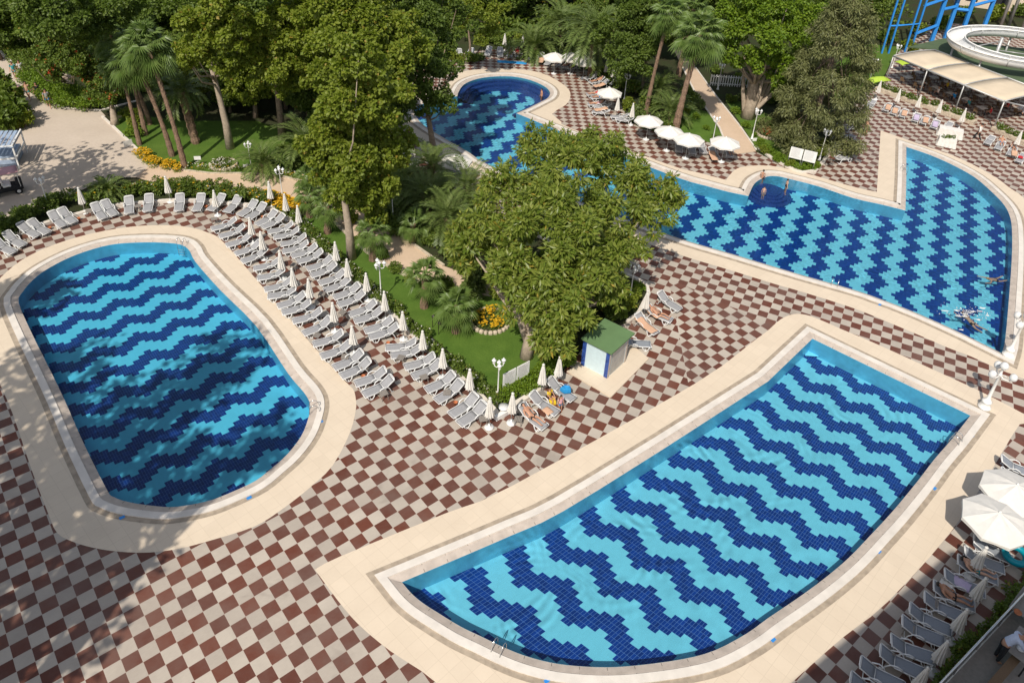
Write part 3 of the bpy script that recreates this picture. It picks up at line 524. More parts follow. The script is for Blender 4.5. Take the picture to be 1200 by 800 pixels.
def date_palm(name, label, px, h, length=2.4, nf=34, rt=.24, seed=1, group=None, lean=(0, 0), lmat=None, base=None, cat='palm', elmax=82, elmin=-25, lw=.06):
    rn = random.Random(seed); b = base if base is not None else gp(*px); root = empty(name, b); tag(root, label, cat, group); mb = MB(); N = max(3, int(h / .3))
    mb.tube([(lean[0] * i / N, lean[1] * i / N, h * i / N - .05) for i in range(N + 1)], [rt * (1.12 if i % 2 else .92) for i in range(N + 1)], 9); mb.build('trunk', MT['palmbark'], root)
    Pp, Dd, Nn = [], [], []; mb = MB(); top = Vector((lean[0], lean[1], h))
    for i in range(nf):
        t = i / nf; el = R(elmax + (elmin - elmax) * t + rn.uniform(-8, 8)); az = i * 2.399 + rn.uniform(-.2, .2); L = length * rn.uniform(.85, 1.1); hd = Vector((math.cos(az), math.sin(az), 0)); sd_ = Vector((-math.sin(az), math.cos(az), 0)); p = top.copy(); pts = [p.copy()]; e = el; M = 12
        for k in range(M):
            d = hd * math.cos(e) + Vector((0, 0, math.sin(e))); p = p + d * (L / M); pts.append(p.copy()); e -= R(5 + 5.5 * k / M)
            up_ = sd_.cross(d); up_ = up_ if up_.z > 0 else -up_
            if k > 0:
                for sg in (-1, 1):
                    for q in (0, .5):
                        Pp.append(p + d * (L / M) * q); Dd.append(d * .75 + sd_ * sg * 1.0 - Vector((0, 0, .25)) + up_ * .25); Nn.append(up_)
        mb.tube([tuple(x) for x in pts[::3]], [.03, .025, .018, .012, .008][:len(pts[::3])], 4, cap=False)
    st = mb.mesh('fronds'); rg = np.random.default_rng(seed); lm = leaf_mesh('fronds', np.array(Pp), np.array(Dd), np.array(Nn), length * .20, lw * 1.25, rg, .1, .2)
    bm = bmesh.new(); bm.from_mesh(st); bm.from_mesh(lm); bm.to_mesh(lm); bm.free(); link('fronds', lm, lmat or L5, root); return root
fan_palm('fan_palm', 'tallest leaning fan palm at the kerb corner of the garden lawn', (217,197), 9.5, (-1.3, .7), .17, 40, 1.05, 1.25, 41)
fan_palm('fan_palm', 'leaning fan palm just left of the tallest one on the lawn', (202,183), 7.8, (-1.6, .6), .17, 38, 1.05, 1.2, 42)
fan_palm('fan_palm', 'upright fan palm whose pale trunk stands at the flower border corner', (164,170), 6.6, (-.4, .6), .15, 34, .95, 1.1, 43)
fan_palm('fan_palm', 'fan palm at the back of the group beside the red flowering bush', (171,158), 5.6, (-.6, 1.0), .16, 28, .85, .9, 44)
fan_palm('fan_palm', 'fan palm with a tangled leafy head over the plaza hedge', (176,146), 7.6, (-1.9, .5), .15, 36, 1.05, 1.2, 45)
date_palm('date_palm', 'date palm with a thick shaggy trunk on the garden lawn behind the leaning palms', (230,168), 4.4, 2.6, 30, .33, 46, lean=(-.5, .2))
LP = 'small fan palm on the narrow lawn '
for px, h, rr, sd_, lab in (((497,360),2.3,.62,47,LP + 'by the curving stone edge, with a full head'),((534,389),1.9,.68,48,LP + 'nearest the round flower bed, with spreading fans'),((437,305),2.2,.6,49,LP + 'between the big plane trunk and the white lamp'),((384,273),2.1,.55,50,LP + 'left of the big plane trunk'),((363,254),1.7,.55,51,LP + 'at its narrow upper end by the yellow flowers'),((362,232),1.6,.5,52,'small fan palm standing in the beige path bend'),((483,284),1.5,.55,53,'small fan palm on the shaded far side of the beige path')):
    fan_palm('small_fan_palm', lab, px, h, (.08, .1), .2, 20, rr * 1.22, .75, sd_)
date_palm('young_date_palm', 'short date palm beside the three-headed lamp on the garden lawn', (310,203), .9, 2.3, 34, .3, 54)
date_palm('young_date_palm', 'short date palm with pale arching fronds in front of the slender plane trunk', (362,195), 2.0, 2.8, 34, .3, 55)
for i, (px, h) in enumerate((((468,236),1.3),((500,252),1.6),((525,275),1.4),((548,248),2.0),((452,222),1.2),((505,215),1.6),((560,300),1.2),((430,208),1.3))):
    date_palm('date_palm', 'date palm crowding the shaded thicket between the beige path and the far pool', px, h, 2.6, 30, .28, 60 + i, group='date palms of the shaded thicket')
date_palm('cycad', 'spiky cycad palm in the flower bed above the white loungers', (129,232), .5, 1.5, 40, .2, 70, cat='cycad', elmin=0)
date_palm('date_palm', 'tall date palm standing over the sunshades beside the round end of the far pool', (692,90), 4.8, 4.2, 46, .36, 71, lw=.10)
date_palm('date_palm', 'low wide date palm above the far end of the round pool', (625,66), 1.0, 3.6, 40, .36, 72, lw=.10)
date_palm('date_palm', 'date palm rising between the low one and the one over the sunshades', (656,58), 2.8, 3.8, 40, .36, 73, lw=.10)
date_palm('date_palm', 'young date palm leafing out from the ground beneath the leaning bare trunk', (785,142), .9, 2.6, 34, .3, 74, lw=.06)
date_palm('date_palm', 'date palm tuft at the corner of the path behind the sunshades', (770,120), 1.4, 2.6, 30, .3, 75, lw=.06)
fan_palm('fan_palm', 'fan palm with a shaggy trunk standing behind the open white sunshades', (791,155), 9.0, (1.0, .8), .26, 42, 1.25, 1.5, 76)
fan_palm('fan_palm', 'thin bare-trunked palm leaning right behind the closed white sunshade', (757,133), 9.6, (.9, .5), .17, 30, 1.1, 1.2, 77)
fan_palm('fan_palm', 'brown-trunked palm at the dark start of the far path', (794,93), 7.4, (.6, .5), .22, 32, 1.15, 1.3, 78)

# ---- background trees in view along the top
protos = []
for i, (nm, lm, n) in enumerate((('woodland_tree', L3, 9000), ('woodland_tree', L1, 9000), ('woodland_tree', L8, 9000), ('woodland_tree', L7, 8000))):
    cr = crown_clumps((0, 0, 6.2), 4.0, 4.4, 34, 80 + i, .2, .38, .35); root = empty(nm, (0, 0, -500)); tag(root, 'tree of the woodland behind the garden', 'tree', 'woodland trees behind the garden')
    trunk_mesh([(0, 0, -.05), (.1, .1, 2), (.2, .2, 4), (.2, .3, 6)], [.4, .28, .22, .14], cr, 8, i).build('trunk', MT['bark'], root, True)
    link('crown', cloud('crown', cr, n, .42, .3, 90 + i, .2, .45), lm, root); protos.append(root)
spots = [(20,45,0,1),(52,22,2,1.1),(85,40,0,1.0),(112,12,1,1.1),(60,70,2,.62),(100,78,2,.6),(140,35,0,1.15),(175,15,2,1.1),(205,45,0,.95),(240,75,0,.8),(300,85,0,.85),(355,105,0,.8),(440,140,0,.7),(300,30,2,1.1),(345,15,0,1.2),(480,10,0,1.2),(520,15,2,1.1),(575,22,0,1.0),(610,10,1,.9),(640,8,0,1.2),(680,18,2,1.2),(715,10,0,1.3),(755,30,3,1.1),(770,70,2,.75),(815,20,2,1.1),(830,50,0,.9),(850,8,3,1.2),(960,20,0,1.0),(995,25,2,.9),(1015,5,0,1.0),(590,-15,0,1.3),(660,-20,2,1.4),(740,-15,0,1.4),(800,-20,1,1.3),(5,15,2,1.2),(530,-5,1,1.3),(905,100,0,.55),(930,-10,2,1.2),(400,-20,0,1.4),(250,0,2,1.3),(165,80,0,.5),(300,118,0,.42),(1040,-15,0,1.1),(500,35,0,.9),(535,30,1,.8),(560,0,2,1.3),(600,30,0,.85),(690,45,2,.6),(985,-5,2,1.2),(950,40,0,.8),(1010,35,2,.7),(1000,5,1,1.0),(320,60,2,.9),(215,90,2,.5),(265,100,2,.45),(130,60,1,.8),(30,20,2,1.2),(0,70,0,.7),(300,138,1,.62),(362,150,2,.6),(238,122,1,.6),(270,132,0,.42),(335,128,0,.5),(205,128,2,.38),(385,172,0,.42),(425,188,0,.4)]
used = set()
for k, (x, y, i, s) in enumerate(spots):
    p = gp(x, y); q = s * random.uniform(.92, 1.08)
    if i in used: dup(protos[i], p, random.uniform(0, 6.3), (q, q, q * random.uniform(.9, 1.12)))
    else: o = protos[i]; o.location = p; o.rotation_euler = (0, 0, random.uniform(0, 6.3)); o.scale = (q, q, q); used.add(i)
LBL = {0: 'dark', 1: 'pale green', 2: 'deep green', 3: 'yellow-green'}
for o in [o for o in C.objects if o.name.startswith('woodland_tree')]:
    i = [j for j, p in enumerate(protos) if kids(p)[1].data == kids(o)[1].data][0]; o['label'] = LBL[i] + ' woodland tree standing behind the garden, one of several alike'; o['group'] = LBL[i] + ' woodland trees'
# ---- shrubs, hedges, flowers
sh = []
for i, (lm, n, ln) in enumerate(((L8, 900, .17), (L1, 900, .16), (L5, 700, .26), (L7, 800, .15))):
    cr = crown_clumps((0, 0, .42), .62, .5, 11, 100 + i, .3, .5, .3); root = empty('shrub', (0, 0, -500)); tag(root, 'x', 'shrub')
    mb = MB(); rn = random.Random(i)
    for _ in range(6): q = rn.choice(cr); mb.tube([(0, 0, -.03), (q[0] * .5, q[1] * .5, q[2] * .5), q[:3]], [.025, .018, .008], 4)
    mb.build('stems', MT['bark'], root); link('foliage', cloud('foliage', cr, n, ln, ln * .55, 110 + i, .1, .4, .3), lm, root); sh.append(root)
SG = ['dark green shrub in the garden beds', 'mid green shrub in the garden beds', 'grassy-leaved shrub in the garden beds', 'bright green shrub in the garden beds']
first = set()
def shrub(px, i, s, base=None):
    p = base if base is not None else gp(*px); s *= random.uniform(.85, 1.2); a = random.uniform(0, 6.3); sc_ = (s, s, s * random.uniform(.8, 1.25))
    if i in first: dup(sh[i], p, a, sc_)
    else: o = sh[i]; o.location = p; o.scale = sc_; first.add(i); o['label'] = SG[i] + ', one of many alike'; o['group'] = SG[i].replace('shrub', 'shrubs')
for x, y, i, s in [(8,150,0,2.6),(14,128,0,2.6),(2,112,0,2.8),(22,140,0,1.9),(-8,140,0,2.8),(28,150,1,1.4),(105,118,3,1.5),(160,150,1,1.4),(152,140,1,1.2),(158,160,3,1.0),(128,120,1,1.6),(138,112,0,1.8),
    (440,145,0,1.6),(430,170,0,1.7),(425,200,0,1.5),(450,195,2,1.5),(400,215,1,1.3),(412,262,1,1.0),(405,248,0,1.0),(425,285,0,.9),(440,262,1,1.3),(455,270,0,1.2),(470,275,0,1.3),(470,255,2,1.5),(490,245,0,1.6),(510,285,0,1.5),(535,300,2,1.6),(560,318,0,1.5),(590,325,0,1.5),(520,235,0,1.5),(545,262,0,1.6),(575,275,0,1.5),(445,302,0,.8),(462,318,0,.8),(480,332,1,.8),(500,338,0,.8),(520,340,0,.9),(555,345,2,1.1),(585,350,1,1.1),
    (640,320,0,1.5),(670,335,0,1.5),(700,350,1,1.4),(725,345,0,1.3),(740,352,1,1.1),(735,365,1,1.1),(715,370,0,1.2),(690,385,0,1.1),(665,400,1,1.0),(655,420,1,.8),(748,345,3,.8),
    (735,128,1,1.3),(745,140,2,1.3),(757,148,1,1.3),(770,150,2,1.2),(783,155,0,1.2),(760,130,0,1.6),(745,110,0,1.8),(715,95,0,1.6),(725,105,0,1.5),(705,88,0,1.4),(810,120,0,1.4),(800,135,1,1.2),(816,140,3,.7),(828,152,3,.7),(838,164,3,.6),(818,128,2,1.0),(874,150,3,.8),(862,134,3,.8),(882,160,3,.7),(890,170,3,.7),(802,112,0,1.2),(856,120,0,1.0),(874,118,2,1.3),(890,110,0,1.6),(925,110,0,1.7),(905,122,0,1.2),(930,130,0,1.3),(866,100,0,1.4),(880,95,0,1.6),(838,86,0,1.3),(895,180,1,.8),(910,190,3,.7),(925,196,1,.7),(940,199,3,.7),(955,197,1,.7),(960,185,1,.9),(968,172,1,.9),(915,165,2,.9),(1015,78,0,1.4),(1005,100,3,1.0),(1020,100,1,1.0),(1000,65,0,1.6),(1040,50,0,1.8),(1075,40,1,2.0),(1100,35,0,2.0),(975,60,0,1.8),(1065,60,1,1.6),(1130,20,0,2.2),(1165,25,1,2.2),(1195,20,0,2.2),
    (530,72,1,1.2),(540,74,1,1.3),(552,74,0,1.2),(562,70,2,1.0),(590,55,0,1.5),(610,52,1,1.4),(575,50,0,1.6),(648,62,1,1.2),(675,70,0,1.2),(520,60,0,1.8),(500,70,0,1.9),(480,80,0,1.9),(460,100,0,1.8),(380,130,0,1.7),(350,120,0,1.7),(300,115,0,1.6),(260,120,0,1.5),(230,125,0,1.5),(205,118,0,1.4),(420,225,2,1.2),(390,225,0,1.0),(380,200,0,1.3),(395,185,0,1.4),(415,160,0,1.7),(345,195,2,1.1),(335,180,0,1.3),(45,60,0,1.9),(30,40,0,2.2),(15,30,0,2.4),(70,60,1,2.0),(95,50,0,2.2),(120,55,0,2.0),(145,95,0,1.8),(170,105,0,1.6)]: shrub((x, y), i, s)
def merged(meshes, mats, name, parent):
    bm = bmesh.new(); n0 = 0; idx = []
    for k, m in enumerate(meshes): bm.from_mesh(m); idx += [k] * (len(bm.faces) - n0); n0 = len(bm.faces)
    me = bpy.data.meshes.new(name); bm.to_mesh(me); bm.free(); me.polygons.foreach_set('material_index', idx); return link(name, me, mats, parent)
def hedge(name, label, px, wid, h, lmat, n, seed, ln=.15, flowers=None, z=0):
    """a continuous clipped planting: leaves over a row of close clumps, stems within"""
    pts = gl(px); root = empty(name, pts[0]); tag(root, label, 'hedge'); rn = random.Random(seed); cl = []; mb = MB()
    for a, b_ in zip(pts, pts[1:]):
        L = (b_ - a).length; k = max(1, int(L / .32)); s = Vector((-(b_ - a).y, (b_ - a).x, 0)).normalized()
        for i in range(k):
            for row in range(max(1, int(wid / .4))):
                q = a.lerp(b_, (i + rn.random()) / k) + s * (rn.uniform(-.5, .5) * wid) - pts[0]; r = rn.uniform(.2, .36) * (1 + .4 * (h > .9)); zz = rn.uniform(.3, .95) * h; cl.append((q.x, q.y, zz, r))
                if rn.random() < .4: mb.tube([(q.x, q.y, -.02), (q.x + .05, q.y, zz)], [.015, .008], 3)
    ms = [cloud('foliage', cl, n, ln, ln * .6, seed, .1, .4, .3), mb.mesh('stems')]; mm = [lmat, MT['bark']]
    for fm, fn, fs in flowers or []:
        rg = np.random.default_rng(seed + 5); c_ = np.array(cl); ix = rg.integers(0, len(c_), fn); d = unit(fn, rg); d[:, 2] = np.abs(d[:, 2]) + .25; d /= np.linalg.norm(d, axis=1)[:, None]; P = c_[ix, :3] + d * c_[ix, 3:4] * 1.1
        P = np.repeat(P, 4, 0); D = unit(len(P), rg); D[:, 2] = np.abs(D[:, 2]) * .4 + .1; N = np.tile([0, 0, 1.0], (len(P), 1)) + unit(len(P), rg) * .3; ms.append(leaf_mesh('flowers', P, D, N, fs, fs * .8, rg)); mm.append(fm)
    merged(ms, mm, 'foliage', root); return root
hedge('low_hedge', 'low green hedge with a few white blooms between the pool loungers and the lawn strip', [(331,247),(349,262),(397,307),(452,358),(502,404),(547,442),(585,475)], .45, .6, L8, 11000, 131, .14, [(L11, 140, .07)])
hedge('low_hedge', 'low bright hedge behind the two notice boards and closed sunshades', [(586,472),(622,452),(652,430),(664,418)], .8, .6, L7, 5500, 132, .13)
hedge('low_hedge', 'bushy flowering hedge in the bed above the oval pool loungers', [(95,243),(120,236),(145,230),(170,226),(200,225),(230,228),(262,228),(290,233),(318,240)], 1.5, .9, L8, 16000, 133, .17, [(L9, 150, .09), (L11, 90, .08)])
hedge('low_hedge', 'dark ragged hedge at the plaza edge behind the shaded loungers', [(-10,285),(10,272),(35,258),(58,248),(80,238)], 1.0, 1.1, L3, 7000, 134, .17)
hedge('flower_border', 'border of orange flowers along the garden lawn beside the plaza', [(163,180),(178,191),(192,197),(212,199)], .9, .35, L1, 2600, 135, .1, [(L9, 520, .10)])
hedge('flower_border', 'patch of yellow flowers behind the loungers under the white lamp', [(300,232),(322,238),(338,244),(352,251)], 1.3, .4, L1, 3000, 136, .1, [(L9, 700, .12)])
hedge('flower_border', 'thin flowering strip along the upper kerb of the beige path', [(222,198),(260,201),(300,201),(330,204),(372,217)], .5, .25, L1, 2200, 137, .09, [(L11, 250, .07), (L9, 60, .08)])
hedge('clipped_hedge', 'square clipped hedge along the plaza below the flowering trees', [(44,92),(60,108),(76,121),(100,125),(122,124)], 3.0, 1.2, L7, 15000, 138, .17)
hedge('clipped_hedge', 'clipped hedge running beside the road at the far left', [(12,58),(28,74),(44,92)], 2.0, 1.3, L8, 6000, 139, .18)
hedge('low_hedge', 'bright low hedge inside the white kerb by the twin notice boards', [(888,171),(906,184),(923,193),(940,199),(955,197)], .7, .45, L7, 3500, 140, .13)
hedge('low_hedge', 'thin green planting along the glass railing at the lower right corner', [(1096,806),(1123,776),(1151,745),(1176,717),(1200,690),(1214,675)], .4, .42, L8, 4200, 141, .14)
def flowering_tree(name, label, px, h, spec, n, seed):
    r_ = ptree(name, label, px, h, .3, spec, n, L8, .24, .16, 'paleb', seed, (0, .2)); c_ = np.array(px_crown(spec, gp(*px), seed)); rg = np.random.default_rng(seed); ix = rg.integers(0, len(c_), 140); d = unit(140, rg); P = np.repeat(c_[ix, :3] + d * c_[ix, 3:4] * 1.05, 5, 0)
    link('flowers', leaf_mesh('flowers', P, unit(len(P), rg), unit(len(P), rg), .16, .13, rg), L10, r_)
flowering_tree('flowering_tree', 'bushy tree with red blossoms on a stout trunk at the plaza corner', (135,146), 2.2, [((125,95),3.4,1.0),((112,105),2.8,.8),((140,100),3.2,.8),((125,115),2.4,.7),((105,92),3.2,.7)], 5000, 151)
flowering_tree('flowering_tree', 'wide flowering bush rising behind the clipped hedge', (80,112), 2.0, [((75,70),5,1.3),((95,60),5.5,1.3),((60,55),5.5,1.3),((80,45),6.5,1.4),((105,78),4.2,1.1),((55,80),4,1.0)], 9000, 152)
ptree('leaning_tree', 'leaning tree with a bare pale trunk over the flowering bush at upper left', (104,66), 8.0, .3, [((60,5),12,1.8),((90,15),11,1.8),((30,5),12,1.7),((120,10),11,1.7),((75,30),9.5,1.4),((150,5),11.5,1.6)], 14000, L3, .3, .2, 'paleb', 153, (-3.0, 1.0))
# round stone-edged flower beds
def round_bed(label, px, r, lm, nfl):
    b = gp(*px); root = empty('round_flower_bed', b); tag(root, label, 'flower bed'); mb = MB(); rn = random.Random(3)
    for k in range(26): a = 2 * math.pi * k / 26; mb.box((math.cos(a) * r, math.sin(a) * r, .1), (.24, .2 + rn.random() * .06, .24), a + rn.uniform(-.2, .2), bev=.05)
    mb.build('stone_edge', MT['stone'], root); mb = MB(); mb.lathe([(r, .0), (r * .95, .14), (r * .5, .2), (.02, .22)], 20); mb.build('soil_mound', MT['soil'], root); rg = np.random.default_rng(5)
    cl = [(math.cos(a) * q, math.sin(a) * q, .28, .16) for a, q in zip(rg.random(60) * 6.28, np.sqrt(rg.random(60)) * r * .85)]; link('foliage', cloud('foliage', cl, 1600, .1, .07, 6, .0, .4, .3), L8, root)
    c_ = np.array(cl); ix = rg.integers(0, 60, nfl); P = np.repeat(c_[ix, :3] + unit(nfl, rg) * [.18, .18, .05] + [0, 0, .15], 4, 0); D = unit(len(P), rg); D[:, 2] = np.abs(D[:, 2]) * .3; link('flowers', leaf_mesh('flowers', P, D, np.tile([0, 0, 1.0], (len(P), 1)), .1, .08, rg), lm, root)
round_bed('round stone-edged bed of yellow flowers on the lawn under the big glossy tree', (574,377), 1.15, L9, 170); round_bed('round bed of dark flowers with a pale edge on the garden lawn', (262,194), .95, L11, 30); round_bed('round stone-edged bed of pink flowers beside the conifer', (901,158), 1.1, L10, 120)

rg = np.random.default_rng(77); pts = []
for k in range(620):
    x, y = rg.uniform(-20, 1060), rg.uniform(-40, 58)
    if 30 < x < 150 and y > 30: continue
    if x > 840 and y > 40: continue
    if 520 < x < 700 and y > 48: continue
    if 775 < x < 830 and y > 20: continue
    p = gp(x, y); pts.append((p.x, p.y, .5 + .7 * rg.random(), rg.uniform(.8, 1.9)))
o = link('undergrowth', cloud('undergrowth', pts, 46000, .5, .34, 78, .2, .5, .4, .7), L8); tag(o, 'leafy undergrowth covering the woodland floor behind the garden', 'undergrowth', kind='stuff')
# ------------------------------------------------------------------ pool furniture
ORD = ['first','second','third','fourth','fifth','sixth','seventh','eighth','ninth','tenth','eleventh','twelfth','thirteenth','fourteenth','fifteenth','sixteenth','seventeenth','eighteenth','nineteenth','twentieth','twenty-first','twenty-second','twenty-third','twenty-fourth','twenty-fifth','twenty-sixth','twenty-seventh','twenty-eighth']
# ---- sun lounger, foot at -x, head at +x
def lounger_proto(sl_mat, rise):
    root = empty('sun_lounger', (0, 0, -500)); root['category'] = 'sun lounger'
    hx, L, Hs, W = .22, .88, .32, .29; bx, bz = hx + .66 * math.cos(rise), Hs + .05 + .66 * math.sin(rise)
    mb = MB()
    for sg in (-1, 1):
        y = sg * W
        mb.tube([(-L, y, Hs - .03), (-L + .1, y, Hs), (-.4, y, Hs - .005), (hx, y, Hs + .03)], .026, 6)
        mb.tube([(hx, y, Hs + .03), (bx, y, bz), (bx + .03, y, bz - .03)], .024, 6)
        # curved legs: a loop under the foot and a bow that serves as armrest
        mb.tube([(-.78, y, Hs - .02), (-.70, y, .12), (-.62, y, .02), (-.50, y, .02), (-.42, y, .14), (-.36, y, Hs - .03)], .026, 6)
        mb.tube([(-.12, y * 1.08, Hs), (-.02, y * 1.14, Hs + .16), (.16, y * 1.16, Hs + .22), (.38, y * 1.14, Hs + .14), (.5, y * 1.1, Hs - .06), (.56, y * 1.08, .03), (.70, y * 1.06, .02)], .030, 6)
    for x, z in ((-L, Hs - .03), (hx, Hs + .02), (bx, bz), (.58, .05), (-.56, .03)): mb.tube([(x, -W, z), (x, W, z)], .022, 6)
    # rounded head bar
    mb.tube([(bx, -W, bz), (bx + .05, -W * .6, bz + .03), (bx + .05, W * .6, bz + .03), (bx, W, bz)], .03, 6)
    mb.build('frame', MT['plastic'], root, True)
    ys = [-W + .025, -.15, 0, .15, W - .025]
    mb = MB(); mb.sheet([[(x, y, Hs + .022 - .018 * (1 - (y / W) ** 2) + (.012 if abs(x + .33) < .01 else 0)) for y in ys] for x in (-L + .03, -.7, -.5, -.33, -.15, 0, hx - .015)], .012); mb.build('seat', sl_mat, root, True)
    mb = MB(); mb.sheet([[(hx + .02 + t * (bx - hx - .03), y, Hs + .05 + t * (bz - Hs - .05) - .018 * (1 - (y / W) ** 2)) for y in ys] for t in (0, .25, .5, .75, 1)], .012); mb.build('backrest', sl_mat, root, True)
    return root
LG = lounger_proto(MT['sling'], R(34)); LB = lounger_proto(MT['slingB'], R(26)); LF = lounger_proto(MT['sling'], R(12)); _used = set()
def lounger(head, foot, label, group, proto=LG, s=1.0):
    a, b = gp(*foot), gp(*head, .55); mid = (a + b) / 2; mid.z = 0; rz = math.atan2(b.y - a.y, b.x - a.x) + random.gauss(0, .035)
    if proto.name in _used: o = dup(proto, mid, rz, s)
    else: o = proto; o.location = mid; o.rotation_euler = (0, 0, rz); o.scale = (s, s, s); _used.add(proto.name)
    o['label'] = label; o['group'] = group; return o
rowA = [((-6,283),(17,300)),((8,275),(27,291)),((24,264),(45,280)),((36,260),(57,277)),((61,250),(75,269)),((72,246),(87.5,265)),((112,241),(121.5,259)),((124,237),(134,256)),((151,233),(152.5,253)),((175,231),(174,250)),((212.5,230),(209,250)),((235.5,230),(232,250)),((260,231),(249,249)),((279,233),(268,251)),((298,238),(284,255)),((307.5,242),(295,258))]
rowB = [((321,250),(305,266)),((332,254),(310,270)),((342.5,264),(317,276)),((349,271),(324,282)),((357.5,277.5),(332,291)),((359,286),(335,299)),((369,290),(346,304)),((376,296),(352,311)),((386,304),(365,319)),((390,312),(370,326)),((402.5,320),(377.5,336)),((407.5,329),(384,344)),((420,336),(394,352.5)),((425,345),(400,361)),((439,356),(412.5,372.5)),((445,365),(420,380)),((459,375),(430,392.5)),((464,384),(437,399)),((484,402),(457,412)),((489,409),(465,421)),((506,419),(479,434)),((512.5,427.5),(489,444)),((530,440),(502.5,461)),((539,450),(514,472.5)),((557,466),(530,489)),((566,475),(541,500))]
rowC = [((275,259),(252,272)),((285,267),(261,281)),((293,277),(269,291)),((303,286),(280,301)),((311,294),(287,310)),((327,306),(301,319)),((331,318),(307,330)),((338,330),(317,343)),((343,340),(320,352)),((356,347),(329,362.5)),((362,356),(335,370)),((375,365),(347.5,381)),((385,376),(360,394)),((398,392),(373,407)),((407,405),(382,421)),((422,415),(396,434)),((431,424),(404,445)),((451,435),(419,454)),((460,445),(427.5,466))]
for k, (h, f) in enumerate(rowA): lounger(h, f, f'{ORD[k]} grey lounger from the picture edge in the row above the oval pool', 'loungers above the oval pool')
for k, (h, f) in enumerate(rowB): lounger(h, f, f'{ORD[k]} grey lounger from the top in the row along the lawn hedge', 'loungers along the lawn hedge')
for k, (h, f) in enumerate(rowC): lounger(h, f, f'{ORD[k]} grey lounger from the ladder in the row beside the oval pool paving', 'loungers beside the oval pool')
rowL = [((1137,630),(1187,662)),((1126,645),(1177,672)),((1117,655),(1170,685)),((1102,672),(1155,700)),((1090,685),(1142,717)),((1079,697),(1132,732)),((1060,710),(1117,747)),((1050,725),(1110,760)),((1040,747),(1095,780)),((1025,760),(1085,797)),((1004,775),(1060,812)),((992,792),(1050,832))]
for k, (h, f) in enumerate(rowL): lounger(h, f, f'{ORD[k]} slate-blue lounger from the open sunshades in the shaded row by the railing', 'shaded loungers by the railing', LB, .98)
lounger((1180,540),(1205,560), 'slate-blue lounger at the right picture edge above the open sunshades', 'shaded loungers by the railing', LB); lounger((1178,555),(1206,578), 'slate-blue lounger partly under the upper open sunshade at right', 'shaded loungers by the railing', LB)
lounger((611,477),(637,504), 'white-framed lounger on which the sunbathing man lies', 'loungers near the kiosk'); lounger((622,462),(652,489), 'grey lounger with a folded peach towel beside the sunbathing man', 'loungers near the kiosk'); lounger((645,447),(668,471), 'grey lounger behind the standing child near the kiosk', 'loungers near the kiosk')
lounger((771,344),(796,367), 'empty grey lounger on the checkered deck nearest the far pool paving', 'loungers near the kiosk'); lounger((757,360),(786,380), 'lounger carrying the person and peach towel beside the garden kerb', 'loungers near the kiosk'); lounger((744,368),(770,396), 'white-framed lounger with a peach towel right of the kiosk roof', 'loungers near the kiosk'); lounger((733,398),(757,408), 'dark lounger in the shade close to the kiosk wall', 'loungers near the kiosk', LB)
UR = [(1021,123),(1040,127),(1049,131),(1059,134),(1074,139),(1084,142),(1096,147),(1111,149)]
for k, (x, y) in enumerate(UR): lounger((x + 4, y - 7), (x - 5, y + 7), f'{ORD[k]} lounger from the conifer in the row below the planter', 'loungers below the restaurant planter', LF)
for k, (x, y) in enumerate([(1160,166),(1172,172),(1186,179),(1197,187)]): lounger((x + 5, y - 8), (x - 6, y + 7), f'{ORD[k]} lounger from the waiter in the short row at the right edge', 'loungers at the right edge', LF)
for k, (x, y) in enumerate([(1002,141),(996,150),(991,160),(990,170),(990,178),(987,186)]): lounger((x - 9, y - 1), (x + 10, y + 2), f'{ORD[k]} lounger from the top in the stack beside the conifer', 'loungers beside the conifer', LF)
TC = [(643,76),(655,77),(665,80),(673,82),(693,94),(699,99),(704,103),(697,114),(702,118),(699,126),(706,129),(704,136),(726,141),(732,145)]
cc = gp(596, 118)
for k, (x, y) in enumerate(TC):
    p = gp(x, y); d = (p - cc).normalized() * .75; lounger_o = None
    q = p; rz = math.atan2(d.y, d.x); o = dup(LG, q, rz + random.uniform(-.15, .15)); o['label'] = f'{ORD[k]} lounger clockwise in the arc right of the round pool end'; o['group'] = 'loungers around the round pool end'
for k, (x, y) in enumerate([(538,68),(551,67),(572,65),(586,66),(598,66),(606,66),(620,70),(633,72)]):
    o = dup(LG, gp(x, y), R(90) + random.uniform(-.2, .2)); o['label'] = f'{ORD[k]} lounger from the dark tree in the row above the round pool end'; o['group'] = 'loungers above the round pool end'
for k, (x, y) in enumerate([(795,176),(810,179),(822,178),(836,184),(854,182)]):
    o = dup(LF if k == 3 else LG, gp(x, y), R(95) + random.uniform(-.25, .1)); o['label'] = f'{ORD[k]} lounger from the big tree under the open sunshades by the path'; o['group'] = 'loungers under the path sunshades'
for k, (x, y) in enumerate([(462,177),(472,184),(481,190),(528,202)]):
    o = dup(LG, gp(x, y), R(140)); o['label'] = f'{ORD[k]} lounger from the trees on the shaded deck left of the far pool'; o['group'] = 'loungers left of the far pool'
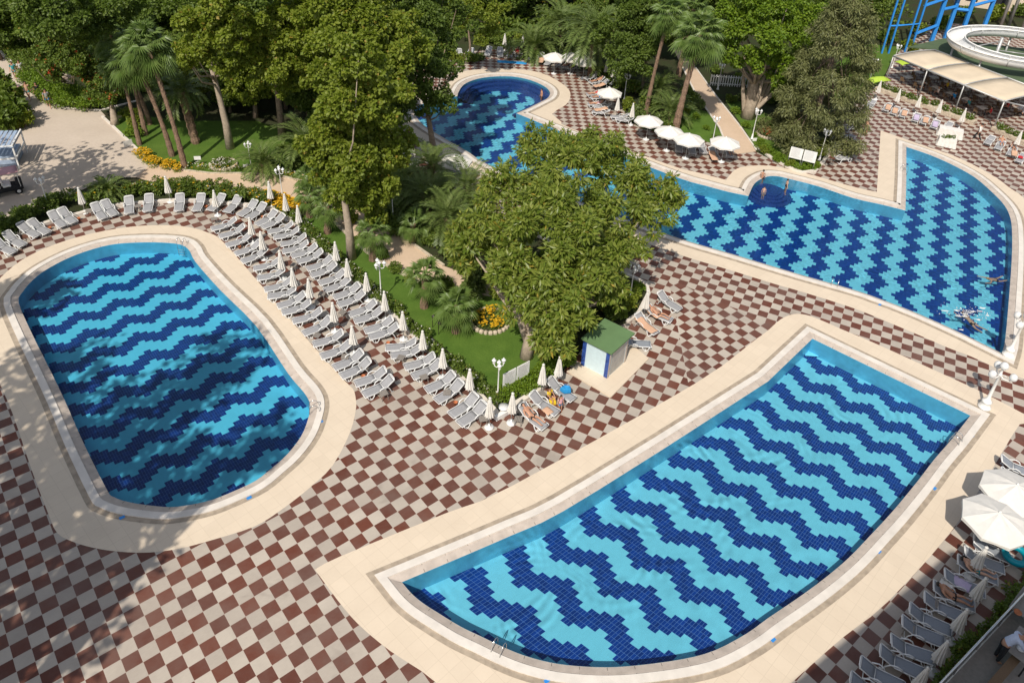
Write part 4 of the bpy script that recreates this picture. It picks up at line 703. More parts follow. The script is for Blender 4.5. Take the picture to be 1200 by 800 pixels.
# ---- small slatted side tables and orange ash pots
def table_proto():
    root = empty('side_table', (0, 0, -500)); root['category'] = 'table'; mb = MB()
    for k in range(5): mb.box((0, -.16 + .08 * k, .40), (.40, .066, .02))
    mb.build('tabletop', MT['table'], root)
    for a, b in ((-1, -1), (1, -1), (1, 1), (-1, 1)): mb = MB(); mb.tube([(.17 * a, .17 * b, 0), (.15 * a, .15 * b, .39)], .018, 5); mb.build('leg', MT['table'], root)
    return root
TB = table_proto(); tpos = [(450,467,'beside the last lounger of the poolside row'),(566,497,'beside the last lounger of the hedge row'),(607,497,'at the foot of the sunbathing man'),(428,436,'between two pairs of the poolside row'),(405,424,'beside the sixteenth poolside lounger'),(524,466,'between the last two pairs of the hedge row'),(497,448,'between hedge-row pairs behind the lamp'),(470,425,'between pairs in the middle hedge row'),(372,399,'near the poolside row middle'),(402,372,'near the middle of the hedge row'),(378,350,'by the upper hedge row'),(345,316,'high in the hedge row'),(252,262,'beside the ladder end of the poolside row'),(106,253,'under the closed sunshade above the oval pool'),(30,270,'between shaded loungers at the left edge'),(1062,742,'between slate loungers in the shade'),(1038,768,'between the lowest slate loungers'),(1090,712,'beside the pink towel in the shade'),(1113,680,'beside the person lying in the shade'),(634,468,'behind the peach towel'),(163,247,'between the two white loungers above the oval pool')]
for k, (x, y, d) in enumerate(tpos):
    p = gp(x, y); a = random.uniform(0, 1.5)
    o = TB if k == 0 else dup(TB)
    o.location = p; o.rotation_euler = (0, 0, a); o['label'] = 'small grey slatted table ' + d; o['group'] = 'side tables among the loungers'
def pot_proto():
    mb = MB(); mb.lathe([(.07, 0), (.10, .16), (.115, .17), (.115, .20), (.095, .20), (.085, .12), (.02, .11)], 12); o = mb.build('ash_pot', MT['terracotta'], None, True); o['category'] = 'ash pot'; return o
PT = pot_proto()
for k, (x, y, d) in enumerate([(93,258,'behind the loungers above the oval pool'),(242,244,'between white loungers near the pool ladder'),(59,269,'at the left of the top row'),(372,402,'beside the poolside row'),(426,443,'near the end of the poolside row'),(455,404,'between the hedge-row pairs'),(534,474,'beside the last hedge-row pair'),(281,291,'at the ladder end of the poolside row'),(308,256,'where the rows meet under the yellow flowers')]):
    o = PT if k == 0 else dup(PT); o.location = gp(x, y); o['label'] = 'small orange ash pot ' + d; o['group'] = 'orange ash pots'
# ---- sunshades
def closed_proto():
    root = empty('closed_sunshade', (0, 0, -500)); root['category'] = 'sunshade'; mb = MB(); mb.tube([(0, 0, .05), (0, 0, 2.18)], .022, 8); mb.build('pole', MT['steel'], root, True)
    mb = MB(); rn = random.Random(2); n = 20; v = []; f = []
    prof = [(.03, 2.16), (.075, 2.10), (.06, 2.02), (.085, 1.9), (.115, 1.6), (.15, 1.25), (.185, 1.0), (.205, .84), (.10, .86), (.04, .9)]
    off = [rn.uniform(-.03, .03) for _ in range(n)]
    for j, (r_, z) in enumerate(prof):
        for k in range(n):
            a = 2 * math.pi * k / n + .25 * (2.1 - z); q = r_ * (1 + (.24 if k % 2 else -.2) * min(1, max(0, (2.05 - z) / .5))); v.append((q * math.cos(a), q * math.sin(a), z + (off[k] * 1.2 if j >= 6 else 0)))
    for i in range(len(prof) - 1):
        for k in range(n): f.append((i * n + k, i * n + (k + 1) % n, (i + 1) * n + (k + 1) % n, (i + 1) * n + k))
    mb.add(v, f); mb.build('canopy', MT['canvas'], root); mb = MB(); mb.lathe([(.24, 0), (.25, .06), (.22, .11), (.06, .14), (.04, .30), (.025, .30)], 16); mb.build('base', MT['plastic'], root, True); return root
CU = closed_proto(); cnt = 0
def closed(px, label, group, s=1.0):
    global cnt
    o = CU if cnt == 0 else dup(CU); cnt += 1; o.location = gp(*px); o.rotation_euler = (0, 0, random.uniform(0, 6)); o.scale = (s, s, s * random.uniform(.96, 1.04)); o['label'] = label; o['group'] = group
for k, p in enumerate([(100,250),(200,237),(255.5,253),(297,286)]): closed(p, f'{ORD[k]} closed white sunshade from the left above the oval pool', 'closed sunshades above the oval pool')
for k, p in enumerate([(319,244),(337,258),(352,272),(395.5,317),(409,336),(431,352),(452,376),(473,398),(496,421),(519,443),(550,469),(573,501)]): closed(p, f'{ORD[k]} closed white sunshade from the top along the lawn hedge', 'closed sunshades along the lawn hedge')
for k, p in enumerate([(310,304),(332,327),(346,347),(365,361),(393,389),(415,415)]): closed(p, f'{ORD[k]} closed white sunshade from the top in the poolside lounger row', 'closed sunshades in the poolside row')
closed((599,496), 'closed white sunshade left of the sunbathing man', 'closed sunshades near the kiosk'); closed((634,463), 'closed white sunshade behind the sunbathing man', 'closed sunshades near the kiosk'); closed((653,452), 'closed white sunshade nearest the kiosk wall', 'closed sunshades near the kiosk'); closed((754,373), 'closed white sunshade right of the kiosk roof', 'closed sunshades near the kiosk')
for k, p in enumerate([(1136,676),(1134,714),(1112,751),(1090,787),(1067,818)]): closed(p, f'{ORD[k]} closed sunshade from the open ones in the shaded row by the railing', 'closed sunshades by the railing', 1.0)
for k, p in enumerate([(1026,117),(1048,128),(1072,134),(1096,141),(1123,152)]): closed(p, f'{ORD[k]} closed sunshade from the conifer along the restaurant planter', 'closed sunshades along the planter')
closed((1187,179), 'closed sunshade at the right edge beyond the waiter', 'closed sunshades along the planter')
for k, p in enumerate([(709,93),(717,99),(720,105),(711,126),(722,139),(739,147)]): closed(p, f'{ORD[k]} closed sunshade from the top right of the round pool end', 'closed sunshades right of the round pool end')
closed((591,61), 'closed sunshade left of the low wide date palm', 'closed sunshades behind the round pool end'); closed((612,63), 'closed sunshade in front of the low wide date palm', 'closed sunshades behind the round pool end'); closed((468,186), 'closed sunshade on the shaded deck behind the plane tree', 'closed sunshades left of the far pool'); closed((484,193), 'closed sunshade on the shaded deck nearest the dark tree', 'closed sunshades left of the far pool')
def open_proto():
    root = empty('open_sunshade', (0, 0, -500)); root['category'] = 'sunshade'; mb = MB(); mb.tube([(0, 0, .05), (0, 0, 2.32)], .024, 8); mb.build('pole', MT['steel'], root, True); n = 8; rad = 1.18
    def P(k, r_, z): a = 2 * math.pi * k / n + R(22.5); return (r_ * math.cos(a), r_ * math.sin(a), z)
    mb = MB(); v = [(0, 0, 2.34)]
    rings = [(.35, 2.22), (.75, 2.05), (rad, 1.82), (rad, 1.66)]
    for r_, z in rings:
        for k in range(n * 2):
            kk = k / 2; q = P(kk, r_ * (1 if k % 2 == 0 else .935 if r_ < rad else .915), z - (.03 if k % 2 and r_ < rad else .0) + (.04 if k % 2 and z < 1.7 else 0)); v.append(q)
    f = [(0, 1 + k, 1 + (k + 1) % 16) for k in range(16)] + [(1 + i * 16 + k, 1 + (i + 1) * 16 + k, 1 + (i + 1) * 16 + (k + 1) % 16, 1 + i * 16 + (k + 1) % 16) for i in range(3) for k in range(16)]
    mb.add(v, f); mb.build('canopy', MT['canvas'], root)
    for k in range(n): mb = MB(); mb.tube([P(k, .03, 1.9), P(k, .55, 2.10), P(k, rad * .98, 1.80)], .012, 4); mb.build('rib', MT['white'], root)
    mb = MB(); mb.lathe([(.26, 0), (.27, .06), (.24, .11), (.06, .14), (.04, .30), (.025, .30)], 16); mb.build('base', MT['plastic'], root, True); mb = MB(); mb.lathe([(.03, 2.32), (.05, 2.37), (.0, 2.44)], 8); mb.build('finial', MT['white'], root); return root
OU = open_proto(); oc = 0
def opened(px, label, s=1.0):
    global oc
    o = OU if oc == 0 else dup(OU); oc += 1; o.location = gp(*px); o.rotation_euler = (0, 0, random.uniform(0, .7)); o.scale = (s, s, 1); o['label'] = label; o['group'] = 'open white sunshades'
for p, l, s in [((649,87),'leftmost of three open sunshades under the tall date palm',1.1),((668,87),'middle one of three open sunshades under the tall date palm',1.1),((683,92),'open sunshade right beside the tall date palm trunk',1.1),((712,130),'open sunshade below the closed ones right of the round pool end',1.05),((757,164),'open sunshade nearest the big glossy tree by the far pool',1.1),((781,177),'open sunshade second from the big glossy tree by the far pool',1.1),((803,186),'open sunshade standing over two loungers in front of the shaggy fan palm',1.15),((845,190),'open sunshade at the foot of the far garden path',1.12)]: opened(p, 'white ' + l, s)
for p, l in [((1149,640),'lower of the two big open sunshades above the shaded loungers'),((1170,607),'upper of the two big open sunshades at the right edge')]:
    c_ = gp(*p); opened(p, 'white ' + l, 1.22)
opened((533,213), 'white open sunshade on the shaded deck left of the far pool, half hidden by palms', 1.15)
# ---- lamps
def lantern(mb, c, s=1.0): mb.lathe([(.03, 0), (.07, .03), (.055, .05), (.10, .20), (.12, .22), (.05, .30), (.02, .36), (.0, .38)], 8, c)
def lamp_proto():
    root = empty('garden_lamp', (0, 0, -500)); root['category'] = 'lamp'; mb = MB(); mb.lathe([(.14, 0), (.14, .06), (.09, .10), (.07, .45), (.05, .5), (.035, .55), (.032, 2.35), (.05, 2.38), (.03, 2.45)], 12); mb.build('post', MT['white'], root, True)
    for k in range(3):
        a = R(90 + 120 * k); mb = MB(); x, y = math.cos(a), math.sin(a); mb.tube([(0, 0, 2.36), (.12 * x, .12 * y, 2.28), (.24 * x, .24 * y, 2.32), (.28 * x, .28 * y, 2.46)], .02, 6); ar = mb.build('arm', MT['white'], root, True); mb = MB(); lantern(mb, (.28 * x, .28 * y, 2.46)); mb.build('lantern', MT['plastic'], ar, False)
    mb = MB(); lantern(mb, (0, 0, 2.45)); mb.build('lantern', MT['plastic'], root); return root
LM = lamp_proto(); lc = 0
for p, l, s, rz in [((583,470),'at the lawn tip beside the notice boards',1.02,1.2),((447,352),'rising behind the seventh closed sunshade of the hedge row',1.05,.6),((332,236),'above the yellow flowers at the top of the hedge row',1.0,.4),((59,249),'in the dark hedge between plaza and shaded loungers',.98,1.8),((295,199),'beside the short date palm on the garden lawn',.85,.2),((461,262),'in the dark palm thicket beyond the beige path',1.0,.1),((737,356),'at the right flank of the big glossy tree',1.05,1.0),((731,120),'between the closed sunshades and the bushy dark tree',1.05,.5),((834,171),'at the lower left corner of the far path',1.0,.9),((881,163),'at the lower right corner of the far path',1.05,.3),((841,105),'in front of the white fence end',1.0,.8),((960,188),'right of the twin notice boards',1.05,.5),((1018,98),'on the lawn left of the restaurant awning',1.0,.7),((1045,80),'behind the front awning post',1.0,.2),((652,60),'above the sunshades among the date palms',1.0,.2)]:
    o = LM if lc == 0 else dup(LM); lc += 1; o.location = gp(*p); o.rotation_euler = (0, 0, rz); o.scale = (s, s, s); o['label'] = 'white multi-headed lamp ' + l; o['group'] = 'white garden lamps'
def globe_lamp():
    root = empty('globe_lamp', (0, 0, -500)); root['category'] = 'lamp'; mb = MB(); mb.lathe([(.34, 0), (.34, .10), (.27, .16), (.24, .42), (.28, .46), (.22, .52), (.12, .66), (.09, .8), (.07, 2.3), (.11, 2.34), (.12, 2.42), (.06, 2.5), (.05, 2.74), (.09, 2.78)], 18); mb.build('post', MT['white'], root, True)
    for k in range(3):
        a = R(200 + 120 * k); x, y = math.cos(a), math.sin(a); mb = MB(); mb.tube([(0, 0, 2.38), (.2 * x, .2 * y, 2.22), (.42 * x, .42 * y, 2.24), (.58 * x, .58 * y, 2.36)], [.035, .03, .03, .035], 7); mb.tube([(.1 * x, .1 * y, 2.42), (.25 * x, .25 * y, 2.46), (.32 * x, .32 * y, 2.36)], .018, 6); ar = mb.build('arm', MT['white'], root, True)
        mb = MB(); mb.lathe([(.10, 2.36), (.15, 2.40), (.20, 2.50), (.20, 2.60), (.15, 2.72), (.06, 2.78), (.0, 2.79)], 14, (.60 * x, .60 * y, 0)); mb.build('globe', MT['plastic'], ar, True)
    mb = MB(); mb.lathe([(.10, 2.78), (.15, 2.82), (.22, 2.94), (.22, 3.04), (.15, 3.16), (.06, 3.22), (.0, 3.23)], 14); mb.build('globe', MT['plastic'], root, True); return root
GL = globe_lamp(); GL.location = gp(1153, 477); GL['label'] = 'big white globe lamp standing at the corner of the fan-shaped pool'; g2 = dup(GL, gp(1181, 416), R(20)); g2['label'] = 'big white globe lamp at the far pool corner, partly cut by the picture edge'
for o in (GL, g2): o['group'] = 'big globe lamps'
for k, (x, y, l) in enumerate([(507,384,'in front of the fifth small palm'),(383,255,'beside the bed of yellow flowers'),(514,392,'close to the closed sunshade tops')]):
    if k == 0:
        root = empty('path_light'); mb = MB(); mb.tube([(0, 0, 0), (0, 0, .85), (.05, 0, .95)], .02, 6); mb.build('pole', MT['hair'], root); mb = MB(); mb.lathe([(.03, .98), (.12, .9), (.12, .86), (.02, .88)], 10, (.06, 0, 0)); mb.build('lamp_shade', MT['hair'], root); root['category'] = 'path light'; o = root
    else: o = dup(root)
    o.location = gp(x, y); o['label'] = 'small black path light on the lawn ' + l; o['group'] = 'black path lights'
# ---- pool ladders
def ladder(px, to_px, label, first=[None]):
    a = gp(*px, .0); b = gp(*to_px, 0); rz = math.atan2(b.y - a.y, b.x - a.x)
    if first[0] is None:
        root = empty('pool_ladder'); root['category'] = 'ladder'
        for sg in (-1, 1): mb = MB(); mb.tube([(.55, sg * .26, -.02), (.50, sg * .26, .35), (.36, sg * .26, .62), (.16, sg * .26, .70), (-.04, sg * .26, .58), (-.12, sg * .26, .25), (-.14, sg * .26, -1.0)], .025, 8); mb.build('rail', MT['chrome'], root, True)
        for z in (-.35, -.62, -.9): mb = MB(); mb.box((-.14, 0, z), (.09, .5, .03), bev=.01); mb.build('tread', MT['chrome'], root)
        first[0] = root; o = root
    else: o = dup(first[0])
    o.location = a; o.rotation_euler = (0, 0, rz); o.scale = (.75, .75, .72); o['label'] = label; o['group'] = 'steel pool ladders'
ladder((212,288), (218,281), 'steel ladder at the top of the oval pool'); ladder((365,481), (378,479), 'steel ladder at the right end of the oval pool'); ladder((587,757), (580,768), 'steel ladder at the lower left curve of the fan-shaped pool'); ladder((1116,515), (1126,521), 'steel ladder at the right curve of the fan-shaped pool'); ladder((978,333), (976,341), 'steel ladder on the near side of the far pool'); ladder((1061,200), (1054,200), 'steel ladder on the inner corner side of the far pool')
pl = None
for k, (x, y, z, l) in enumerate([(1139,511,.06,'right of the fan pool ladder'),(1095,572,.06,'on the right curve of the fan pool'),(1030,646,.06,'midway down the right curve of the fan pool'),(906,749,.06,'on the lower right curve of the fan pool'),(641,797,.06,'at the bottom edge of the fan pool'),(143,606,.06,'at the lower end of the oval pool'),(292,583,.06,'at the lower right curve of the oval pool'),(376,494,.06,'below the oval pool ladder'),(1031,357,.06,'on the near edge of the far pool'),(1195,349,.06,'on the right edge of the far pool')]):
    mb = MB(); mb.box((0, 0, .006), (.22, .15, .012), bev=.003); o = mb.build('depth_plate', MT['blue']); o.location = gp(x, y, .012) ; o.location.z = .013; o.rotation_euler = (0, 0, .7); tag(o, 'small blue plate set in the paving ' + l, 'plate', 'blue plates round the pools')
# ---- towels, bags and rings
def towel(px, rz, label, col, L=1.2, W_=.5, z=.36, slope=0.0):
    mb = MB(); rn = random.Random(int(px[0] * 7 + px[1])); nx, ny = 12, 6
    mb.sheet([[(-L / 2 + L * i / (nx - 1) + rn.uniform(-.01, .01), -W_ / 2 + W_ * j / (ny - 1) + rn.uniform(-.012, .012), rn.uniform(0, .018) + max(0, i / (nx - 1) - .55) * slope - (.10 if j in (0, ny - 1) and i % 3 else 0) * .3) for j in range(ny)] for i in range(nx)], .012)
    o = mb.build('towel', MT[col], None, True); o.location = gp(px[0], px[1], z); o.rotation_euler = (0, 0, rz); tag(o, label, 'towel'); return o
MT['peach'] = plain('peach_terry', (.58, .36, .24), .95, .08, 20); MT['lilac'] = plain('lilac_terry', (.50, .42, .56), .95, .08, 20); MT['redcloth'] = plain('red_cloth', (.50, .02, .03), .9, .1, 20); MT['aqua'] = plain('aqua_vinyl', (.0, .27, .36), .35, .1, 6); MT['bluecloth'] = plain('blue_cloth', (.02, .25, .55), .9, .1, 12)
MT['lime'] = plain('lime_cloth', (.36, .50, .05), .85, .1, 5); MT['yellow'] = plain('yellow_cloth', (.75, .52, .03), .9, .1, 12); MT['black'] = plain('black_fabric', (.018, .018, .02), .8, .2, 14); MT['pinkcloth'] = plain('pink_cloth', (.60, .33, .36), .9, .08, 14); MT['shirt'] = plain('pale_blue_shirt', (.48, .53, .66), .9, .08, 14); MT['tealcloth'] = plain('teal_cloth', (.04, .26, .27), .9, .1, 14)
d45 = math.atan2(.9, .6)
towel((642,481), R(135), 'folded peach towel on the foot of the middle lounger near the kiosk', 'peach', .5, .42)
towel((757,381), R(130), 'long peach towel on the lounger right of the kiosk roof', 'peach', 1.5, .54, .42, .4); towel((764,365), R(130), 'peach towel beside the person on the garden-side lounger', 'peach', 1.3, .5, .42, .4)
for k, (x, y, c_, l) in enumerate([(1041,126,'peach','on the second lounger below the planter'),(1049,130,'peach','on the third lounger below the planter'),(1060,133,'peach','on the fourth lounger below the planter'),(1074,138,'lilac','pale lilac towel'),(1085,141,'peach','on the sixth lounger below the planter'),(1096,146,'lilac','small pale towel')]):
    towel((x, y), R(65), ('peach towel ' + l) if c_ == 'peach' else l + (' spread below the third planter sunshade' if k == 3 else ' beside the fourth planter sunshade'), c_, 1.3, .5, .42, .25)
towel((1189,180), R(65), 'peach towel on the third lounger at the right edge', 'peach', 1.1, .5, .42, .2); towel((1196,184), R(65), 'red towel rolled on the last lounger at the right edge', 'redcloth', .6, .4, .45)
towel((989,176), R(180), 'peach towel in the stack of loungers beside the conifer', 'peach', 1.2, .5, .42, .3); towel((836,183), R(95), 'peach towel covering the lounger between the two path sunshades', 'peach', 1.5, .55, .44, .3)
towel((634,71), R(80), 'peach towel on a lounger at the far end of the top row', 'peach', 1.3, .6, .45, .3); towel((702,100), R(30), 'peach towel under the closed sunshades right of the round pool', 'peach', 1.3, .6, .45, .3); towel((704,128), R(20), 'peach towel on the lounger below the round-end sunshade', 'peach', 1.3, .6, .45, .3)
towel((600,73), R(0), 'blue towel spread flat on the deck above the round pool end', 'bluecloth', 3.2, .8, .02)
towel((1127,683), R(140), 'lilac towel crumpled on a slate lounger in the shade', 'lilac', .7, .5, .42); towel((1109,684), R(140), 'white towel bunched beside the lilac one', 'canvas', .5, .4, .45)
mb = MB(); N1, N2 = 28, 12
mb.add([((.42 + .15 * math.cos(2 * math.pi * j / N2)) * math.cos(2 * math.pi * i / N1), (.42 + .15 * math.cos(2 * math.pi * j / N2)) * math.sin(2 * math.pi * i / N1), .15 + .15 * math.sin(2 * math.pi * j / N2)) for i in range(N1) for j in range(N2)], [(i * N2 + j, ((i + 1) % N1) * N2 + j, ((i + 1) % N1) * N2 + (j + 1) % N2, i * N2 + (j + 1) % N2) for i in range(N1) for j in range(N2)])
o = mb.build('swim_ring', MT['aqua'], None, True); o.location = gp(1189, 652, .4); o.rotation_euler = (.1, -.05, 0); tag(o, 'blue-green inflatable swim ring on the lounger below the open sunshades', 'swim ring')
def bag(px, label, col, s=.3, z=0, name='beach_bag'):
    mb = MB(); mb.lathe([(.9 * s, 0), (1.1 * s, .3 * s), (1.0 * s, 1.0 * s), (.75 * s, 1.3 * s), (.6 * s, 1.2 * s), (.1 * s, .9 * s)], 10, pleat=.08); mb.tube([(.8 * s, 0, 1.1 * s), (.4 * s, 0, 1.9 * s), (-.4 * s, 0, 1.9 * s), (-.8 * s, 0, 1.1 * s)], .05 * s, 5)
    o = mb.build(name, MT[col]); o.location = gp(px[0], px[1], z); o.scale = (1, .6, 1); tag(o, label, 'bag'); return o
bag((647,473), 'yellow and white beach bag beside the standing child', 'yellow', .22); bag((663,459), 'bright blue bag hung by the last sunshade near the kiosk', 'bluecloth', .28, .4); bag((1134,655), 'black bag on the deck among the shaded loungers', 'black', .24); bag((608,490), 'dark bag beneath the table at the sunbathing man', 'black', .2)
# ---- kiosk with the green roof
def quadprism(mb, P4, z0, z1, m=0): mb.add([(p.x, p.y, z0) for p in P4] + [(p.x, p.y, z1) for p in P4], [(3, 2, 1, 0), (4, 5, 6, 7)] + [(i, (i + 1) % 4, 4 + (i + 1) % 4, 4 + i) for i in range(4)], m)
cF = gp(711, 444); cL = gp(681, 428); cR = gp(732, 424.5); cB = cL + cR - cF; root = empty('kiosk', cF); tag(root, 'small kiosk with a flat green roof and pale blue tiled side under the big tree', 'kiosk'); rel = lambda p: p - cF
e1, e2 = (cL - cF).normalized(), (cR - cF).normalized(); LL, RR_ = (cL - cF).length, (cR - cF).length
MT['bluetile'] = plain('pale_blue_tile', (.55, .68, .73), .3, .05, 6); MT['mosaic'] = MT['step']
def wallslab(a, b, out, z0, z1, th=.06): mb = MB(); quadprism(mb, [a, b, b - out * th, a - out * th] if True else 0, z0, z1); return mb
n1 = -e2; n2 = -e1; Hk = 1.95
base = MB(); quadprism(base, [rel(cF), rel(cR), rel(cB), rel(cL)][::-1] if area([(p.x, p.y) for p in (cF, cR, cB, cL)]) < 0 else [rel(cF), rel(cR), rel(cB), rel(cL)], .08, Hk); base.build('wall', MT['bluetile'], root)
mb = MB(); a = e1 * (LL * .04); mb_ = mb; quadprism(mb, [e2 * .06 - e2 * .075, e2 * (RR_ - .06) - e2 * 0 - e1 * .012, e2 * (RR_ - .06) + e1 * .0, e2 * .06], .2, Hk - .15)
sh_ = MB(); c0 = e2 * (RR_ / 2) - e1 * .012; sh_.box((c0.x, c0.y, Hk / 2), (RR_ * .74, .03, Hk - .35), math.atan2(e2.y, e2.x)); sh_.build('shutter', MT['steel'], root)
for t in (.3, .5, .7):
    k_ = MB(); c0 = e2 * (RR_ / 2) - e1 * .03; k_.box((c0.x, c0.y, Hk * t), (RR_ * .74, .015, .02), math.atan2(e2.y, e2.x)); k_.build('shutter_rib', MT['steel'], root)
for P_ in (e1 * .10 - e2 * .012, e1 * (LL - .10) - e2 * .012):
    k_ = MB(); k_.box((P_.x, P_.y, Hk / 2), (.22, .05, Hk - .02), math.atan2(e1.y, e1.x)); k_.build('mosaic_pillar', MT['mosaic'], root)
for P_ in (e2 * .06 - e1 * .012, e2 * (RR_ - .06) - e1 * .012):
    k_ = MB(); k_.box((P_.x, P_.y, Hk / 2), (.13, .05, Hk - .02), math.atan2(e2.y, e2.x)); k_.build('door_jamb', MT['lip'], root)
mb = MB(); q = [-e1 * .18 - e2 * .18, e2 * (RR_ + .32) - e1 * .18, e2 * (RR_ + .32) + e1 * (LL + .1), e1 * (LL + .1) - e2 * .18]
if area([(p.x, p.y) for p in q]) < 0: q = q[::-1]
quadprism(mb, q, Hk, Hk + .10); mb.build('roof', MT['green'], root)
pf = gl([(664,436),(716,466),(760,421),(740,404),(722,410),(684,424)]); pf = pf if area([(p.x, p.y) for p in pf]) > 0 else pf[::-1]
mb = MB(); n = len(pf); mb.add([(p.x, p.y, 0) for p in pf] + [(p.x, p.y, .08) for p in pf], [tuple(range(n, 2 * n))] + [(i, (i + 1) % n, n + (i + 1) % n, n + i) for i in range(n)]); o = mb.build('kiosk_platform', MT['beige']); o['kind'] = 'structure'
# ---- notice boards
def board(px, rz, label, w_=.62, h=.85, z0=.75, pair=True):
    root = empty('notice_board', gp(*px), rz); tag(root, label, 'notice board')
    for sx in ((-1, 1) if pair else (0,)):
        mb = MB(); mb.box((sx * (w_ / 2 + .04), 0, z0 + h / 2), (w_, .04, h)); pn = mb.build('panel', MT['white'], root); rn = random.Random(px[0])
        for k in range(9): mb = MB(); L = w_ * rn.uniform(.5, .8); mb.box((sx * (w_ / 2 + .04) - (w_ * .8 - L) / 2, -.023, z0 + h * (.9 - .09 * k)), (L, .006, .018)); mb.build('text_line', MT['steel'], pn)
        for e in (-1, 1): mb = MB(); mb.tube([(sx * (w_ / 2 + .04) + e * (w_ / 2 - .03), .03, 0), (sx * (w_ / 2 + .04) + e * (w_ / 2 - .03), .03, z0 + h)], .018, 6); mb.build('leg', MT['steel'], root)
    return root
board((604,455), R(42), 'pair of white notice boards behind the low hedge near the sunbathing man', .85, .95, .55); board((937,197), R(-24), 'pair of white notice boards on legs in front of the conifer', 1.05, 1.0, .75)
def small_sign(px, label, w_=.5, h=.3, z=.5, rz=.2):
    root = empty('lawn_sign', gp(*px), rz); tag(root, label, 'sign'); mb = MB(); mb.tube([(0, .02, 0), (0, .02, z)], .015, 5); mb.build('post', MT['steel'], root); mb = MB(); mb.box((0, 0, z + h / 2), (w_, .03, h)); mb.build('panel', MT['white'], root)
small_sign((233,194), 'small white sign on a post beside the tallest leaning fan palm'); small_sign((289,198), 'low white sign near the three-headed lamp on the lawn', .5, .25, .15); small_sign((151,172), 'white sign board leaning at the plaza kerb', .7, .5, .05, 1.0); small_sign((884,166), 'low white box sign at the corner of the far path', .4, .3, .05)
mb = MB(); pw = gp(578, 489); root = empty('shower_bench', pw); tag(root, 'low white corner wall with a round table at the tip of the lawn', 'low wall')
mb.box((-.5, .15, .15), (1.0, .22, .3), R(42), bev=.02); mb.box((.45, .1, .15), (.9, .22, .3), R(-48) + R(90) - R(0), bev=.02); mb.build('wall', MT['white'], root); p2_ = gp(590, 484) - pw; mb = MB(); mb.lathe([(.14, 0), (.05, .05), (.05, .42), (.28, .44), (.28, .47), (.02, .48)], 18, (p2_.x, p2_.y, 0)); mb.build('round_table', MT['plastic'], root, True)
# ---- white fence in front of the fig tree
a, b_ = gp(832, 100), gp(892, 104); root = empty('white_fence', a); tag(root, 'white picket fence on the shaded lawn behind the fig tree', 'fence'); d = b_ - a; n = 22
for z in (.25, 1.0): mb = MB(); mb.box((d.x / 2, d.y / 2, z), (d.length, .05, .08), math.atan2(d.y, d.x)); mb.build('rail', MT['white'], root)
for k in range(n): mb = MB(); q = d * (k / (n - 1)); mb.box((q.x, q.y - .03, .6), (.10, .03, 1.2), math.atan2(d.y, d.x)); mb.build('picket', MT['white'], root)
# ---- restaurant awning
zf, zb = 2.95, 3.25; FL, FR = gp(1047, 66, zf), gp(1177, 119, zf); ext = (FR - FL).normalized(); BL = gp(1096, 59, zb); dep = BL - FL; FX = FR + ext * 0; root = empty('awning', Vector((FL.x, FL.y, 0))); tag(root, 'long beige canvas awning on grey steel posts over the restaurant terrace', 'awning'); o0 = Vector((FL.x, FL.y, 0)); LEN = (FR - FL).length
MT['awn'] = plain('beige_canvas', (.60, .50, .37), .85, .08, .6)
for k in range(3):
    rows = []
    for i in range(7):
        t = i / 6; rows.append([(lambda p: (p.x, p.y, p.z + .16 * math.sin(math.pi * t) - .0))(FL + ext * (LEN * (k + .015 + .97 * j / 4) / 3) + dep * t - o0) for j in range(5)])
    mb = MB(); mb.sheet(rows, .02); mb.build('canvas', MT['awn'], root, True)
for k in range(4):
    p = FL + ext * (LEN * k / 3) - o0; mb = MB(); mb.tube([(p.x, p.y, 0), (p.x, p.y, zf)], .07, 8); mb.build('post', MT['steel'], root, True); q = p + dep; mb = MB(); mb.tube([(q.x, q.y, 0), (q.x, q.y, zb)], .07, 8); mb.build('post', MT['steel'], root, True)
    mb = MB(); mb.tube([p + dep * t + Vector((0, 0, .16 * math.sin(math.pi * t) + .04)) for t in (0, .2, .4, .6, .8, 1)], .07, 6); mb.build('rafter', MT['steel'], root, True)
for z_, off_ in ((0.0, 0), (0, 1)): mb = MB(); p = FL - o0 + dep * off_; mb.tube([p, p + ext * LEN], .09, 8); mb.build('beam', MT['steel'], root, True)
p = FR - o0; mb = MB(); mb.tube([p, p + ext * 3 + dep * .25], .08, 8); mb.build('beam', MT['steel'], root, True)
# green netted roof behind, and the white flume
q = [gp(1064, 55, 2.9), gp(1106, 45, 2.9), gp(1225, 60, 2.9), gp(1225, 108, 2.9), gp(1098, 58, 2.9)]; q = q if area([(p.x, p.y) for p in q]) > 0 else q[::-1]; b0 = Vector((q[0].x, q[0].y, 0)); root = empty('green_shelter', b0); tag(root, 'low green-roofed shelter behind the awning beneath the white slide', 'shelter'); mb = MB(); n = len(q); mb.add([(p.x - b0.x, p.y - b0.y, 2.78) for p in q] + [(p.x - b0.x, p.y - b0.y, 2.9) for p in q], [tuple(range(n, 2 * n)), tuple(range(n - 1, -1, -1))] + [(i, (i + 1) % n, n + (i + 1) % n, n + i) for i in range(n)]); mb.build('roof', MT['netting'], root)
for p in q: mb = MB(); mb.tube([(p.x - b0.x, p.y - b0.y, 0), (p.x - b0.x, p.y - b0.y, 2.8)], .08, 6); mb.build('post', MT['steel'], root)
cz = 4.6; cS = gp(1187, 56, cz); lft = gp(1117, 45, cz); ry_ = (lft - cS).length; root = empty('water_slide', Vector((cS.x, cS.y, 0))); tag(root, 'white curving water slide flume on grey posts above the green shelter', 'water slide'); rows = []; outer = []
